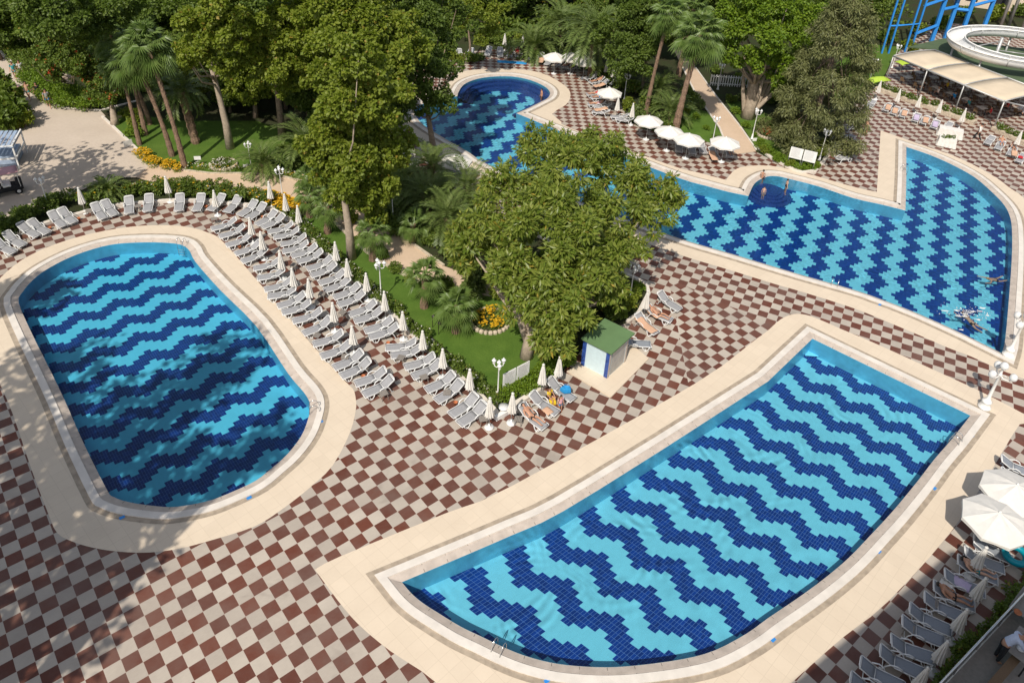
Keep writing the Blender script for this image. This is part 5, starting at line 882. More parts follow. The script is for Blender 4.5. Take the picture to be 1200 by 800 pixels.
for i in range(61):
    a = R(40 + 300 * i / 60); rr = ry_; z = cz + .9 * (1 - i / 60) - .2; row = []
    for j in range(11): t = R(-10 + 200 * j / 10); row.append(((rr + .95 * math.cos(math.pi - t) * -1) * math.cos(a), (rr + .95 * math.cos(math.pi - t) * -1) * math.sin(a) * .8, z - .75 * math.sin(t)))
    rows.append(row)
mb = MB(); mb.sheet(rows, .06); mb.build('trough', MT['plastic'], root, True)
for e in (0, -1): mb = MB(); mb.tube([(r_[e][0], r_[e][1], r_[e][2] + .03) for r_ in rows], .07, 6); mb.build('rim', MT['white'], root, True)
for k in range(5, 60, 9): mb = MB(); mb.tube([(q_[0], q_[1], q_[2] - .03) for q_ in rows[k]], .06, 5); mb.build('flange', MT['steel'], root, True)
for k in (6, 16, 26, 36, 46, 56):
    c_ = rows[k][5]; mb = MB(); mb.tube([(c_[0], c_[1], 0), (c_[0], c_[1], c_[2] - .05)], .11, 8); mb.build('post', MT['steel'], root, True)
mb = MB(); mb.tube([(-1.5, 0, 0), (-1.5, 0, 5.6)], .18, 10); mb.tube([(-1.5, 0, 5.2), (-ry_ + .6, -1, 4.5)], .06, 6); mb.tube([(-1.5, 0, 5.2), (.5, 1.5, 4.2)], .06, 6); mb.tube([(-1.5, 0, 4.2), (2, -1.0, 4.2)], .06, 6); mb.build('mast', MT['steel'], root, True)
# blue steel tower
root = empty('slide_tower', gp(1075, 55)); tag(root, 'blue steel stair tower of the water slide at the top right', 'tower'); o0 = gp(1075, 55)
def beam(a, b, w_=.28): mb = MB(); mb.tube([a, b], w_ * .6, 4); mb.build('beam', MT['blue'], root)
Bs = [(1033,63),(1041,63),(1060,61),(1067,60),(1091,50),(1107,46),(1124,48),(1150,40)]; bp_ = [gp(*p) - o0 for p in Bs]
for k, p in enumerate(bp_):
    mb = MB(); wd = .18 if k < 4 else .42; mb.box((p.x, p.y, 6), (wd, wd, 12.0)); mb.build('post', MT['blue'], root)
for i, j, zs in ((0, 2, (3.4, 6.8, 10.)), (1, 3, (3.4, 6.8, 10.)), (0, 1, (3.4, 6.8)), (2, 3, (3.4, 6.8)), (3, 4, (2.2, 5.6, 9)), (4, 5, (4.2, 8)), (5, 6, (3.9, 7.8)), (6, 7, (4.5, 8))):
    for z in zs: beam(bp_[i] + Vector((0, 0, z)), bp_[j] + Vector((0, 0, z)), .16 if i < 3 else .38)
for i, z in ((4, 6.0), (6, 7.5)):
    a_, c_ = bp_[i], bp_[i + 1]; mb = MB(); mb.box(((a_.x + c_.x) / 2, (a_.y + c_.y) / 2 + 1.5, z), (3.0, 3.5, .15)); mb.build('platform', MT['steel'], root)
for k, (x, y) in enumerate([(1172,32),(1182,30),(1196,40)]):
    mb = MB(); p = gp(x, y); mb.lathe([(.22, 0), (.22, 12)], 10); o = mb.build('steel_column', MT['steel'], None, True); o.location = p; tag(o, f'{ORD[k]} tall grey steel column from the left behind the white slide', 'column', 'grey steel columns')
p = gp(1215, 20); root = empty('rear_building', p, R(-18)); tag(root, 'beige building with dark windows behind the slide at the top right corner', 'building'); mb = MB(); mb.box((0, 5, 4.5), (22, 9, 9)); mb.build('wall', MT['beige'], root)
for x in range(-9, 11, 4):
    for z in (1.6, 4.6, 7.4): mb = MB(); mb.box((x, .46, z), (1.6, .1, 1.5)); mb.build('window', MT['black'], root)
# ---- restaurant tables and chairs under the awning
def rtable():
    root = empty('dining_table', (0, 0, -500)); root['category'] = 'table'; mb = MB(); mb.box((0, 0, .73), (.8, .8, .04), bev=.01); mb.build('tabletop', MT['canvas'], root)
    for a, b in ((-1, -1), (1, -1), (1, 1), (-1, 1)): mb = MB(); mb.tube([(.34 * a, .34 * b, 0), (.34 * a, .34 * b, .71)], .025, 5); mb.build('leg', MT['table'], root)
    return root
def rchair():
    root = empty('dining_chair', (0, 0, -500)); root['category'] = 'chair'; mb = MB(); mb.box((0, 0, .44), (.44, .44, .05), bev=.015); mb.build('seat', MT['wicker'], root); mb = MB(); mb.sheet([[(-.21 - .02 * i, -.2 + .1 * j, .46 + .1 * i) for j in range(5)] for i in range(5)], .03); mb.build('backrest', MT['wicker'], root)
    for a, b in ((-1, -1), (1, -1), (1, 1), (-1, 1)): mb = MB(); mb.tube([(.19 * a, .19 * b, 0), (.18 * a, .18 * b, .42)], .02, 5); mb.build('leg', MT['wicker'], root)
    return root
MT['wicker'] = plain('brown_wicker', (.16, .10, .055), .8, .25, 40)
RT_, RC = rtable(), rchair(); k = 0; kc = 0
for i, (x, y) in enumerate([(1062,98),(1078,104),(1095,110),(1112,117),(1130,124),(1148,134),(1075,92),(1092,98),(1110,104),(1128,112),(1147,120),(1085,88),(1105,93),(1125,100),(1150,110),(1175,128),(1195,135),(1190,118)]):
    p = gp(x, y); t = RT_ if k == 0 else dup(RT_); k += 1; t.location = p; t.rotation_euler = (0, 0, .4); t['label'] = 'square pale table in the shade of the restaurant awning, one of many alike'; t['group'] = 'tables under the awning'
    for a in (0, 2):
        c_ = RC if kc == 0 else dup(RC); kc += 1; an = .4 + a * math.pi / 2; c_.location = p + Vector((math.cos(an), math.sin(an), 0)) * .68; c_.rotation_euler = (0, 0, an + math.pi + random.uniform(-.3, .3)); c_['label'] = 'brown chair at a table under the restaurant awning, one of many alike'; c_['group'] = 'chairs under the awning'
# planters with pale rear wall
def planter(pts, label, seed):
    P_ = gl(pts); root = empty('planter', P_[0]); tag(root, label, 'planter'); d = P_[-1] - P_[0]; mb = MB(); mb.box((d.x / 2, d.y / 2, .2), (d.length, .9, .4), math.atan2(d.y, d.x), bev=.02); mb.build('box', MT['stone'], root); rg = np.random.default_rng(seed); cl = [(d.x * t + rg.normal() * .15, d.y * t + rg.normal() * .2, .55 + .15 * rg.random(), .26) for t in np.linspace(0.02, .98, int(d.length * 2.2))]
    c_ = np.array(cl); ix = rg.integers(0, len(c_), int(d.length * 9)); dd = unit(len(ix), rg); dd[:, 2] = abs(dd[:, 2]); P = np.repeat(c_[ix, :3] + dd * .28, 4, 0); merged([cloud('foliage', cl, int(d.length * 330), .16, .09, seed, .1, .4, .3), leaf_mesh('flowers', P, unit(len(P), rg), np.tile([0, 0, 1.], (len(P), 1)), .1, .08, rg)], [L8, L11], 'foliage', root)
planter([(1027,105),(1142,146)], 'long planter with white blooms between the loungers and the awning', 201); planter([(1164,152),(1215,176)], 'planter of green plants right of the last awning post', 202)
for k, (x, y, l) in enumerate([(1112,160,'long cloth-covered buffet table behind the flowered one'),(1108,171,'cloth-covered buffet table decked with plants at the pool corner')]):
    root = empty('buffet_table', gp(x, y), R(-24)); tag(root, l, 'table'); mb = MB(); w_ = 2.1 if k == 0 else 1.5; rn = random.Random(k); N = 40; v = []; mb.box((0, 0, .8), (w_, .9, .05), bev=.02)
    for z, e in ((.79, 0), (.45, .04), (.06, .12)):
        for i in range(N):
            t = i / N * 4; s_ = int(t); u = t - s_; c4_ = [(-1, -1), (1, -1), (1, 1), (-1, 1)]; a_, b2 = c4_[s_], c4_[(s_ + 1) % 4]; x_ = (a_[0] + (b2[0] - a_[0]) * u) * (w_ / 2 + e * (1 if i % 2 else .5)); y_ = (a_[1] + (b2[1] - a_[1]) * u) * (.45 + e * (1 if i % 2 else .5)); v.append((x_, y_, z))
    mb.add(v, [(r_ * N + i, r_ * N + (i + 1) % N, (r_ + 1) * N + (i + 1) % N, (r_ + 1) * N + i) for r_ in range(2) for i in range(N)]); mb.build('tablecloth', MT['canvas'], root)
    if k: link('plants', cloud('plants', [(-.4, -.2, .9, .16), (0, 0, .92, .18), (.4, .2, .9, .16)], 240, .14, .08, 9, 0, .4, .2), L8, root)
for k, (x, y, l) in enumerate([(1027,104,'lime-green cloth parasol lying open left of the planter'),(1060,83,'lime-green cloth parasol in the awning shade')]):
    mb = MB(); mb.sheet([[(-1.3 + 2.6 * i / 8, -.6 + 1.2 * j / 5 + .1 * math.sin(i), .9 + .5 * math.cos((i - 4) / 4 * 1.3) * math.cos((j - 2.5) / 2.5 * 1.2)) for j in range(6)] for i in range(9)], .015); root = empty('lime_sunshade', gp(x, y), R(25)); tag(root, l.replace('lying open ', ''), 'sunshade'); mb.build('canopy', MT['lime'], root, True); mb = MB(); mb.tube([(0, 0, 0), (0, 0, 1.4)], .025, 6); mb.build('pole', MT['steel'], root)
# ---- plaza: golf cart and slatted stall at the left edge
root = empty('golf_cart', gp(9, 226), R(38)); tag(root, 'golf cart with a pinkish roof parked on the plaza at the left edge', 'golf cart')
mb = MB(); mb.sheet([[(-1.0 + 2.0 * i / 6, -.6 + 1.2 * j / 4, 1.72 + .06 * math.cos((j - 2) / 2 * 1.4) * math.cos((i - 3) / 3)) for j in range(5)] for i in range(7)], .05); mb.build('roof', MT['pinkcloth'], root, True); mb = MB(); mb.box((0, 0, .45), (2.1, 1.1, .3), bev=.06); mb.box((.85, 0, .72), (.4, 1.0, .35), bev=.08); mb.build('body', MT['black'], root)
for x in (-.55, .1): mb = MB(); mb.box((x, 0, .72), (.5, 1.0, .16), bev=.04); mb.box((x - .25, 0, .98), (.1, 1.0, .4), bev=.03); mb.build('seat', MT['white'], root)
for a, b2 in ((-1, -1), (1, -1), (1, 1), (-1, 1)):
    mb = MB(); mb.tube([(.9 * a, .52 * b2, .5), (.85 * a, .52 * b2, 1.72)], .025, 6); mb.build('roof_post', MT['white'], root); mb = MB(); mb.tube([(.7 * a, .48 * b2, .24), (.7 * a, .60 * b2, .24)], .24, 14); wh = mb.build('wheel', MT['black'], root); mb = MB(); mb.tube([(.7 * a, .605 * b2, .24), (.7 * a, .615 * b2, .24)], .12, 10); mb.build('hub', MT['white'], wh)
root = empty('market_stall', gp(6, 190), R(20)); tag(root, 'stall with a slatted blue-grey roof at the left edge of the plaza', 'stall'); MT['slate'] = plain('blue_grey_slats', (.30, .38, .50), .6, .12, 6)
for k in range(9): mb = MB(); mb.box((-1.2 + .3 * k, 0, 2.0 - .02 * k), (.24, 3.0, .05)); mb.build('roof_slat', MT['slate'], root)
for a, b2 in ((-1, -1), (1, -1), (1, 1), (-1, 1)): mb = MB(); mb.box((1.25 * a, 1.4 * b2, 1.0), (.1, .1, 2.0)); mb.build('post', MT['white'], root)
for z in (.9, 1.93): mb = MB(); mb.box((0, -1.4, z), (2.5, .08, .1)); mb.box((1.25, 0, z), (.08, 2.8, .1)); mb.build('rail', MT['white'], root)
mb = MB(); mb.box((0, .2, .45), (2.0, 2.2, .85), bev=.03); mb.build('counter', MT['slate'], root)
# ---- restaurant terrace with the glass railing, lower right corner
TZ = 3.6; A_, B2 = gp(1094, 810, TZ), gp(1206, 690, TZ); d = (B2 - A_).normalized(); nrm = Vector((d.y, -d.x, 0)); nrm = nrm if nrm.x > 0 else -nrm; Lr = (B2 - A_).length + 4; A_ = A_ - d * 2
root = empty('terrace', Vector((A_.x, A_.y, 0))); tag(root, 'raised restaurant terrace with a grey floor at the lower right corner', 'terrace'); o0 = Vector((A_.x, A_.y, 0))
mb = MB(); q = [Vector((0, 0, 0)), d * Lr, d * Lr + nrm * 7, nrm * 7]; q = q if area([(p.x, p.y) for p in q]) > 0 else q[::-1]; quadprism(mb, q, 0, TZ); mb.build('floor', MT['table'], root)
mb = MB(); c0 = d * Lr / 2 + nrm * 1.05; mb.box((c0.x, c0.y, TZ + .25), (Lr, .16, .5), math.atan2(d.y, d.x)); mb.build('low_wall', MT['white'], root); mb = MB(); mb.box((c0.x, c0.y, TZ + .53), (Lr, .28, .05), math.atan2(d.y, d.x)); mb.build('wooden_cap', MT['wicker'], root)
t = NT('clear_glass'); fr = t.n('Fresnel'); fr.inputs[0].default_value = 1.45; g_ = t.n('BsdfGlossy'); g_.inputs['Roughness'].default_value = .02; tr = t.n('BsdfTransparent'); tr.inputs[0].default_value = (.80, .93, .90, 1); ms = t.n('MixShader'); t.l(fr.outputs[0], ms.inputs[0]); t.l(tr.outputs[0], ms.inputs[1]); t.l(g_.outputs[0], ms.inputs[2]); t.l(ms.outputs[0], t.out.inputs[0]); MT['glass'] = t.m
root = empty('glass_railing', A_); tag(root, 'glass railing with a pale top rail along the terrace edge at lower right', 'railing'); n = 7
for k in range(n):
    p = d * (Lr * (k + .5) / n) + nrm * .08; mb = MB(); mb.box((p.x, p.y, .52), (Lr / n - .06, .015, .9), math.atan2(d.y, d.x)); mb.build('glass_panel', MT['glass'], root); p = d * (Lr * k / n) + nrm * .08; mb = MB(); mb.tube([(p.x, p.y, 0), (p.x, p.y, 1.02)], .025, 6); mb.build('post', MT['chrome'], root)
p0 = nrm * .08; mb = MB(); mb.tube([p0 + Vector((0, 0, 1.03)), p0 + d * Lr + Vector((0, 0, 1.03))], .035, 8); mb.build('top_rail', MT['chrome'], root, True); mb = MB(); mb.tube([p0 + Vector((0, 0, .06)), p0 + d * Lr + Vector((0, 0, .06))], .03, 6); mb.build('bottom_rail', MT['white'], root, True)
def ttable(px, label, rz=R(42)):
    root = empty('terrace_table', gp(px[0], px[1], TZ), rz); tag(root, label, 'table'); mb = MB(); mb.box((0, 0, .74), (1.3, .8, .04), bev=.012); mb.build('tabletop', MT['table'], root)
    for a, b in ((-1, -1), (1, -1), (1, 1), (-1, 1)): mb = MB(); mb.box((.58 * a, .34 * b, .36), (.05, .05, .72)); mb.build('leg', MT['black'], root)
    return root
ttable((1190,770), 'dark grey table before the man in the pale blue shirt'); ttable((1195,722), 'grey table by the terrace wall at the right edge')
mb = MB(); mb.lathe([(.05, 0), (.13, .05), (.14, .07), (.11, .06), (.02, .03)], 14); o = mb.build('bowl', MT['terracotta'], None, True); o.location = gp(1192, 718, TZ + .77); tag(o, 'small orange bowl on the terrace table by the wall', 'bowl')
mb = MB(); mb.lathe([(.10, 0), (.13, .02), (.02, .012)], 14); o = mb.build('plate', MT['plastic'], None, True); o.location = gp(1196, 760, TZ + .77); tag(o, 'white plate on the dark terrace table', 'plate')
# ---- what casts the shade that falls into the picture from outside it
sh_v = Vector((sd.x, sd.y, 0)) / sd.z
def tall_tree(px, h, spread, label, seed, n=9000, size=1.0):
    p = gp(*px) + sh_v * h; cr = crown_clumps((0, 0, h), spread, spread * .8, 26, seed, .2, .36, .3); root = empty('tall_tree', Vector((p.x, p.y, 0))); tag(root, label, 'tree'); trunk_mesh([(0, 0, -.05), (.2, 0, h * .4), (.1, .2, h * .8), (.2, .2, h)], [.6, .42, .3, .15], cr, 12, seed).build('trunk', MT['bark'], root, True); link('crown', cloud('crown', cr, n, .5, .36, seed, .2, .4, .4), L1, root)
for px, h, s_, l in [((45,455),18,4.4,'tall tree beside the oval pool whose dappled shade falls on its left side'),((105,560),19,4.4,'tall tree whose shade covers the lower end of the oval pool'),((180,470),20,3.6,'tall tree whose shade lies over the middle of the oval pool'),((30,640),18,4.2,'tall tree shading the checkered deck at the lower left'),((50,740),17,3.0,'tall tree shading the bottom left corner of the deck'),((250,420),21,3.0,'tall tree whose thin shade reaches the ladder end of the oval pool'),((15,345),16,2.6,'tall tree shading the left end of the lounger row'),((75,195),11,5.0,'broad tree whose round shade lies on the plaza'),((15,240),11,4.0,'tree shading the plaza by the golf cart'),((120,215),12,2.4,'tree dappling the plaza beside the cycad bed'),((140,640),18,3.2,'tall tree dappling the paving below the oval pool'),((10,540),19,4.2,'tall tree shading the left edge of the deck'),((290,520),22,2.2,'tall tree lightly shading the right end of the oval pool'),((200,560),20,2.6,'tall tree lightly shading the lower right of the oval pool')]: tall_tree(px, h, s_, l, int(px[0] * 3 + px[1]), int(205 * s_), 1)
HB = 20.0; q = [gp(*p) + sh_v * HB for p in ((925,803),(1060,692),(1114,645),(1180,652),(1240,640))]; q = [Vector((p.x, p.y, 0)) for p in q]; q += [q[-1] + Vector((14, -14, 0)), q[0] + Vector((14, -24, 0))]
if area([(p.x, p.y) for p in q]) < 0: q = q[::-1]
n = len(q); root = empty('hotel_wing', q[0]); tag(root, 'tall hotel wing whose straight-edged shade falls over the loungers by the railing', 'building'); mb = MB(); mb.add([(p.x - q[0].x, p.y - q[0].y, 0) for p in q] + [(p.x - q[0].x, p.y - q[0].y, HB) for p in q], [tuple(range(n, 2 * n))] + [(i, (i + 1) % n, n + (i + 1) % n, n + i) for i in range(n)]); mb.build('wall', MT['white'], root)
# ------------------------------------------------------------------ people
SEG = [('pelvis','spine','torso'),('spine','chest','torso'),('chest','neck','torso'),('neck','jaw','head'),('jaw','head','head'),('head','crown','head'),
       ('chest','shL','torso'),('shL','elL','uarm'),('elL','wrL','farm'),('wrL','haL','hand'),('chest','shR','torso'),('shR','elR','uarm'),('elR','wrR','farm'),('wrR','haR','hand'),
       ('pelvis','hiL','hips'),('hiL','knL','thigh'),('knL','anL','calf'),('anL','toL','foot'),('pelvis','hiR','hips'),('hiR','knR','thigh'),('knR','anR','calf'),('anR','toR','foot')]
RAD = dict(pelvis=.135, spine=.125, chest=.145, neck=.055, jaw=.075, head=.098, crown=.06, sh=.062, el=.042, wr=.03, ha=.034, hi=.095, kn=.058, an=.038, to=.032)
def base_pose(): return dict(pelvis=(0,0,.92), spine=(0,0,1.10), chest=(0,0,1.30), neck=(0,0,1.46), jaw=(.02,0,1.53), head=(.015,0,1.60), crown=(.0,0,1.68), shL=(0,.18,1.38), elL=(-.02,.23,1.11), wrL=(.06,.25,.88), haL=(.08,.25,.81), shR=(0,-.18,1.38), elR=(-.02,-.23,1.11), wrR=(.06,-.25,.88), haR=(.08,-.25,.81), hiL=(0,.09,.88), knL=(.02,.10,.48), anL=(0,.10,.08), toL=(.16,.12,.03), hiR=(0,-.09,.88), knR=(.02,-.10,.48), anR=(0,-.10,.08), toR=(.16,-.12,.03))
def pose(kind):
    p = base_pose()
    if kind == 'walk': p.update(knL=(.22,.10,.50), anL=(.30,.10,.09), toL=(.46,.11,.05), knR=(-.06,-.10,.48), anR=(-.34,-.10,.14), toR=(-.22,-.11,.03), elL=(-.12,.24,1.13), wrL=(-.10,.25,.90), haL=(-.08,.25,.83), elR=(.08,-.24,1.12), wrR=(.24,-.24,.95), haR=(.30,-.24,.90))
    if kind == 'lean': p.update(spine=(.06,0,1.08), chest=(.22,0,1.24), neck=(.33,0,1.36), jaw=(.39,0,1.40), head=(.42,0,1.45), crown=(.45,0,1.52), shL=(.24,.18,1.31), elL=(.42,.24,1.12), wrL=(.62,.14,1.02), haL=(.68,.11,1.0), shR=(.24,-.18,1.31), elR=(.40,-.24,1.10), wrR=(.60,-.16,.98), haR=(.67,-.13,.96))
    if kind == 'lie':   # on a lounger: head end at +x, backrest raised
        c, s = math.cos(R(32)), math.sin(R(32)); B_ = lambda t, y, h=.0: (.14 + t * c - h * s, y, .44 + t * s + h * c)
        p = dict(pelvis=(.10,0,.45), spine=B_(.18,0,.02), chest=B_(.38,0,.02), neck=B_(.55,0,.02), jaw=B_(.62,0,.05), head=B_(.69,0,.04), crown=B_(.77,0,.03), shL=B_(.46,.18,.02), elL=B_(.22,.27,.03), wrL=(.14,.25,.50), haL=(.06,.22,.52), shR=B_(.46,-.18,.02), elR=B_(.24,-.28,.03), wrR=(.16,-.26,.50), haR=(.08,-.23,.52), hiL=(.04,.09,.43), knL=(-.36,.11,.47), anL=(-.74,.12,.40), toL=(-.80,.15,.53), hiR=(.04,-.09,.43), knR=(-.34,-.12,.52), anR=(-.72,-.14,.40), toR=(-.78,-.18,.53))
    if kind == 'sit':
        p.update({k: (v[0], v[1], v[2] - .43) for k, v in p.items()}); p.update(knL=(.42,.12,.50), anL=(.44,.12,.08), toL=(.58,.13,.03), knR=(.42,-.12,.50), anR=(.46,-.12,.08), toR=(.60,-.13,.03), elL=(.10,.22,.72), wrL=(.30,.18,.58), haL=(.37,.16,.56), elR=(.10,-.22,.72), wrR=(.30,-.18,.58), haR=(.37,-.16,.56))
    if kind == 'swim':  # face-down at the surface, arms sweeping forward
        p = dict(pelvis=(-.25,0,-.16), spine=(-.05,0,-.10), chest=(.16,0,-.05), neck=(.32,0,-.01), jaw=(.39,0,.02), head=(.45,0,.06), crown=(.52,0,.11), shL=(.22,.18,-.06), elL=(.46,.34,-.10), wrL=(.70,.30,-.08), haL=(.78,.28,-.08), shR=(.22,-.18,-.06), elR=(.40,-.40,-.12), wrR=(.60,-.52,-.10), haR=(.67,-.55,-.10), hiL=(-.33,.09,-.20), knL=(-.72,.14,-.30), anL=(-1.10,.18,-.26), toL=(-1.25,.20,-.24), hiR=(-.33,-.09,-.20), knR=(-.74,-.18,-.26), anR=(-1.12,-.22,-.20), toR=(-1.27,-.24,-.18))
    return p
def make_body(kind):
    J = pose(kind); names = list(J); ix = {n: i for i, n in enumerate(names)}; v = [Vector(J[n]) for n in names]; e = [(ix[a], ix[b]) for a, b, _ in SEG]; rad = [RAD.get(n, RAD.get(n[:-1], .05)) for n in names]; roots = [ix['pelvis']]
    head = Vector(J['head']); up = (Vector(J['crown']) - Vector(J['neck'])).normalized(); sideL = (Vector(J['shL']) - Vector(J['shR'])).normalized(); fwd = sideL.cross(up).normalized(); fwd = fwd if kind not in ('lie',) else (fwd if fwd.z > 0 else -fwd)
    if kind in ('stand', 'walk', 'sit', 'lean') and fwd.x < 0: fwd = -fwd
    if kind == 'swim': fwd = Vector((.9, 0, -.3)).normalized()
    fingers = []
    for sd_, sg in (('L', 1), ('R', -1)):
        w_, h_ = Vector(J['wr' + sd_]), Vector(J['ha' + sd_]); d = (h_ - w_).normalized(); ac = (sideL - d * sideL.dot(d)); ac = ac.normalized() if ac.length > .2 else fwd; pl_ = d.cross(ac).normalized()
        for k, (o_, L) in enumerate(((-.027, .062), (-.009, .074), (.009, .078), (.027, .07))):
            fingers.append([h_ + ac * o_ * .8, h_ + d * .035 + ac * o_, h_ + d * (.035 + L * .5) + ac * o_ + pl_ * .006, h_ + d * (.03 + L * .92) + ac * o_ + pl_ * .022])
        fingers.append([w_.lerp(h_, .5) + fwd * .012, w_.lerp(h_, .9) + fwd * .045, h_ + d * .02 + fwd * .058])
    for ch in fingers:
        i0 = len(v); v += ch; rad += [.013] + [.0095] * (len(ch) - 2) + [.008]; e += [(i0 + q, i0 + q + 1) for q in range(len(ch) - 1)]; roots.append(i0)
    me = bpy.data.meshes.new('b'); me.from_pydata([tuple(x) for x in v], e, []); o = bpy.data.objects.new('b', me); C.objects.link(o)
    m = o.modifiers.new('s', 'SKIN'); m.use_smooth_shade = True; sv = me.skin_vertices[0].data
    for i, r_ in enumerate(rad): sv[i].radius = (r_, r_ * (.72 if names[i:i + 1] and names[i] in ('pelvis', 'spine', 'chest') else 1)) if i < len(names) else (r_, r_); sv[i].use_root = False
    for i in roots: sv[i].use_root = True
    o.modifiers.new('u', 'SUBSURF').levels = 1; bpy.context.view_layer.update(); ev = o.evaluated_get(bpy.context.evaluated_depsgraph_get()); bm_ = bpy.data.meshes.new_from_object(ev); bpy.data.objects.remove(o)
    V = np.array([q.co[:] for q in bm_.vertices]); lab = []
    segs = [(np.array(J[a]), np.array(J[b]), t, rad[ix[b]]) for a, b, t in SEG]; D = []
    for a, b, t, r_ in segs:
        ab = b - a; tt = np.clip(((V - a) @ ab) / (ab @ ab), 0, 1); D.append(np.linalg.norm(V - a - tt[:, None] * ab, axis=1) / (.05 + r_))
    near = np.argmin(np.array(D), 0); lab = [segs[i][2] for i in near]; tpar = []
    for k in range(len(V)): a, b, _, _ = segs[near[k]]; ab = b - a; tpar.append(float(np.clip(((V[k] - a) @ ab) / (ab @ ab), 0, 1)))
    # face: nose, eyes, mouth joined to the body
    fm = MB(); hd = head; rF = .098
    fm.add([hd + fwd * (rF * .86) + up * .012, hd + fwd * (rF * .84) - up * .028 + sideL * .014, hd + fwd * (rF * .84) - up * .028 - sideL * .014, hd + fwd * (rF + .018) - up * .024], [(0, 1, 3), (0, 3, 2), (1, 2, 3)])
    for sg in (-1, 1):
        c_ = hd + fwd * rF * .90 + sideL * sg * .03 + up * .012; fm.add([c_ + sideL * .010, c_ + up * .006, c_ - sideL * .010, c_ - up * .006, c_ + fwd * .006], [(0, 1, 4), (1, 2, 4), (2, 3, 4), (3, 0, 4)], 1)
        c_ = hd + sideL * sg * .094; fm.add([c_ + up * .025, c_ - up * .022 + fwd * .008, c_ - up * .015 - fwd * .014, c_ + sideL * sg * .014 + up * .01], [(0, 1, 3), (1, 2, 3), (2, 0, 3)])
    c_ = hd + fwd * rF * .88 - up * .05; fm.add([c_ + sideL * .022, c_ - sideL * .022, c_ - up * .008 + fwd * .004], [(0, 1, 2)], 2)
    # hair cap
    hm = MB(); hv = []; n1, n2 = 8, 12
    for i in range(n1 + 1):
        for k in range(n2):
            th = R(115) * i / n1; ph = 2 * math.pi * k / n2; dv = up * math.cos(th) + (fwd * math.cos(ph) + sideL * math.sin(ph)) * math.sin(th); back = max(0, math.cos(ph)); q = .107 if not (th > R(62) and back > .35) else .08; hv.append(hd + up * .012 - fwd * .012 + dv * q)
    hm.add(hv, [(i * n2 + k, i * n2 + (k + 1) % n2, (i + 1) * n2 + (k + 1) % n2, (i + 1) * n2 + k) for i in range(n1) for k in range(n2)])
    return dict(me=bm_, lab=lab, t=tpar, face=fm, hair=hm.mesh('hair', True), V=V)
BODY = {k: make_body(k) for k in ('stand', 'walk', 'lean', 'lie', 'sit', 'swim')}
for k, b in BODY.items():
    me = b['me']; bm = bmesh.new(); bm.from_mesh(me); fmesh = b['face'].mesh('f'); bm.from_mesh(fmesh); o_ = bpy.data.meshes.new('person_' + k); bm.to_mesh(o_); bm.free(); o_.polygons.foreach_set('use_smooth', [True] * len(o_.polygons)); b['full'] = o_
def garment(b, parts, infl=.014):
    """cloth over the named parts of the body, a little outside the skin"""
    me = b['me']; keep = set(i for i, (l, t) in enumerate(zip(b['lab'], b['t'])) if any(l == p and lo <= t <= hi for p, lo, hi in parts)); mp = {}; v = []; f = []
    for p in me.polygons:
        if all(i in keep for i in p.vertices):
            q = []
            for i in p.vertices:
                if i not in mp: mp[i] = len(v); n = me.vertices[i].normal; v.append(tuple(me.vertices[i].co + n * infl))
                q.append(mp[i])
            f.append(q)
    m = bpy.data.meshes.new('cloth'); m.from_pydata(v, [], f); m.update(); m.polygons.foreach_set('use_smooth', [True] * len(m.polygons)); return m
CL = {'trunks': [('hips', 0, 1), ('thigh', 0, .45), ('torso', -1, -1)], 'shirt': [('torso', 0, 1), ('uarm', 0, .7)], 'trousers': [('hips', 0, 1), ('thigh', 0, 1), ('calf', 0, .95)], 'swimsuit': [('torso', 0, .8), ('hips', 0, 1)], 'long_shirt': [('torso', 0, 1), ('uarm', 0, 1), ('farm', 0, .8)], 'dress': [('torso', 0, 1), ('hips', 0, 1), ('thigh', 0, .7)]}
CACHE = {}; mouth = plain('lips', (.35, .10, .08), .5)
def person(kind, loc, rz, label, clothes=(), skin='skin', hair='hair', s=1.0, group=None):
    b = BODY[kind]; me = b['full'].copy() if (kind, skin) not in CACHE else CACHE[(kind, skin)]
    if (kind, skin) not in CACHE:
        for m in (MT[skin], MT['hair'], mouth): me.materials.append(m)
        nb = len(b['me'].polygons); nf = len(me.polygons) - nb; me.polygons.foreach_set('material_index', [0] * nb + b['face'].mi); CACHE[(kind, skin)] = me
    o = bpy.data.objects.new('person', me); C.objects.link(o); o.location = loc; o.rotation_euler = (0, 0, rz); o.scale = (s, s, s); tag(o, label, 'person', group)
    hh = b['hair'].copy() if hair != 'hair' else b['hair']; link('hair', hh, MT[hair], o)
    for nm, mat in clothes: link('shorts' if nm == 'trunks' else nm, garment(b, CL[nm]), MT[mat], o)
    return o
def on_lounger(px_head, px_foot, label, clothes, skin='skin', hair='hair', s=.95, flip=False):
    a, b = gp(*px_foot), gp(*px_head, .55); mid = (a + b) / 2; mid.z = .0; return person('lie', mid, math.atan2(b.y - a.y, b.x - a.x), label, clothes, skin, hair, s)
MT['grey_hair'] = plain('fair_hair', (.20, .13, .06), .6, .2, 20)
on_lounger((611,477), (637,504), 'sunbathing man in black trunks lying on the lounger near the kiosk', [('trunks', 'black')], 'skin')
person('stand', gp(656,482), R(-60), 'standing child in blue shorts and a pink hat between loungers near the kiosk', [('trunks', 'bluecloth'), ('shirt', 'pinkcloth')], 'skin', 'hair', .68)
person('sit', gp(643,470), R(-40), 'seated dark-haired person among bags behind the standing child', [('trunks', 'black'), ('shirt', 'yellow')], 'skin', 'hair', .8)
on_lounger((757,360), (786,380), 'sunburnt person lying under the closed sunshade right of the kiosk', [('trunks', 'black')], 'skin')
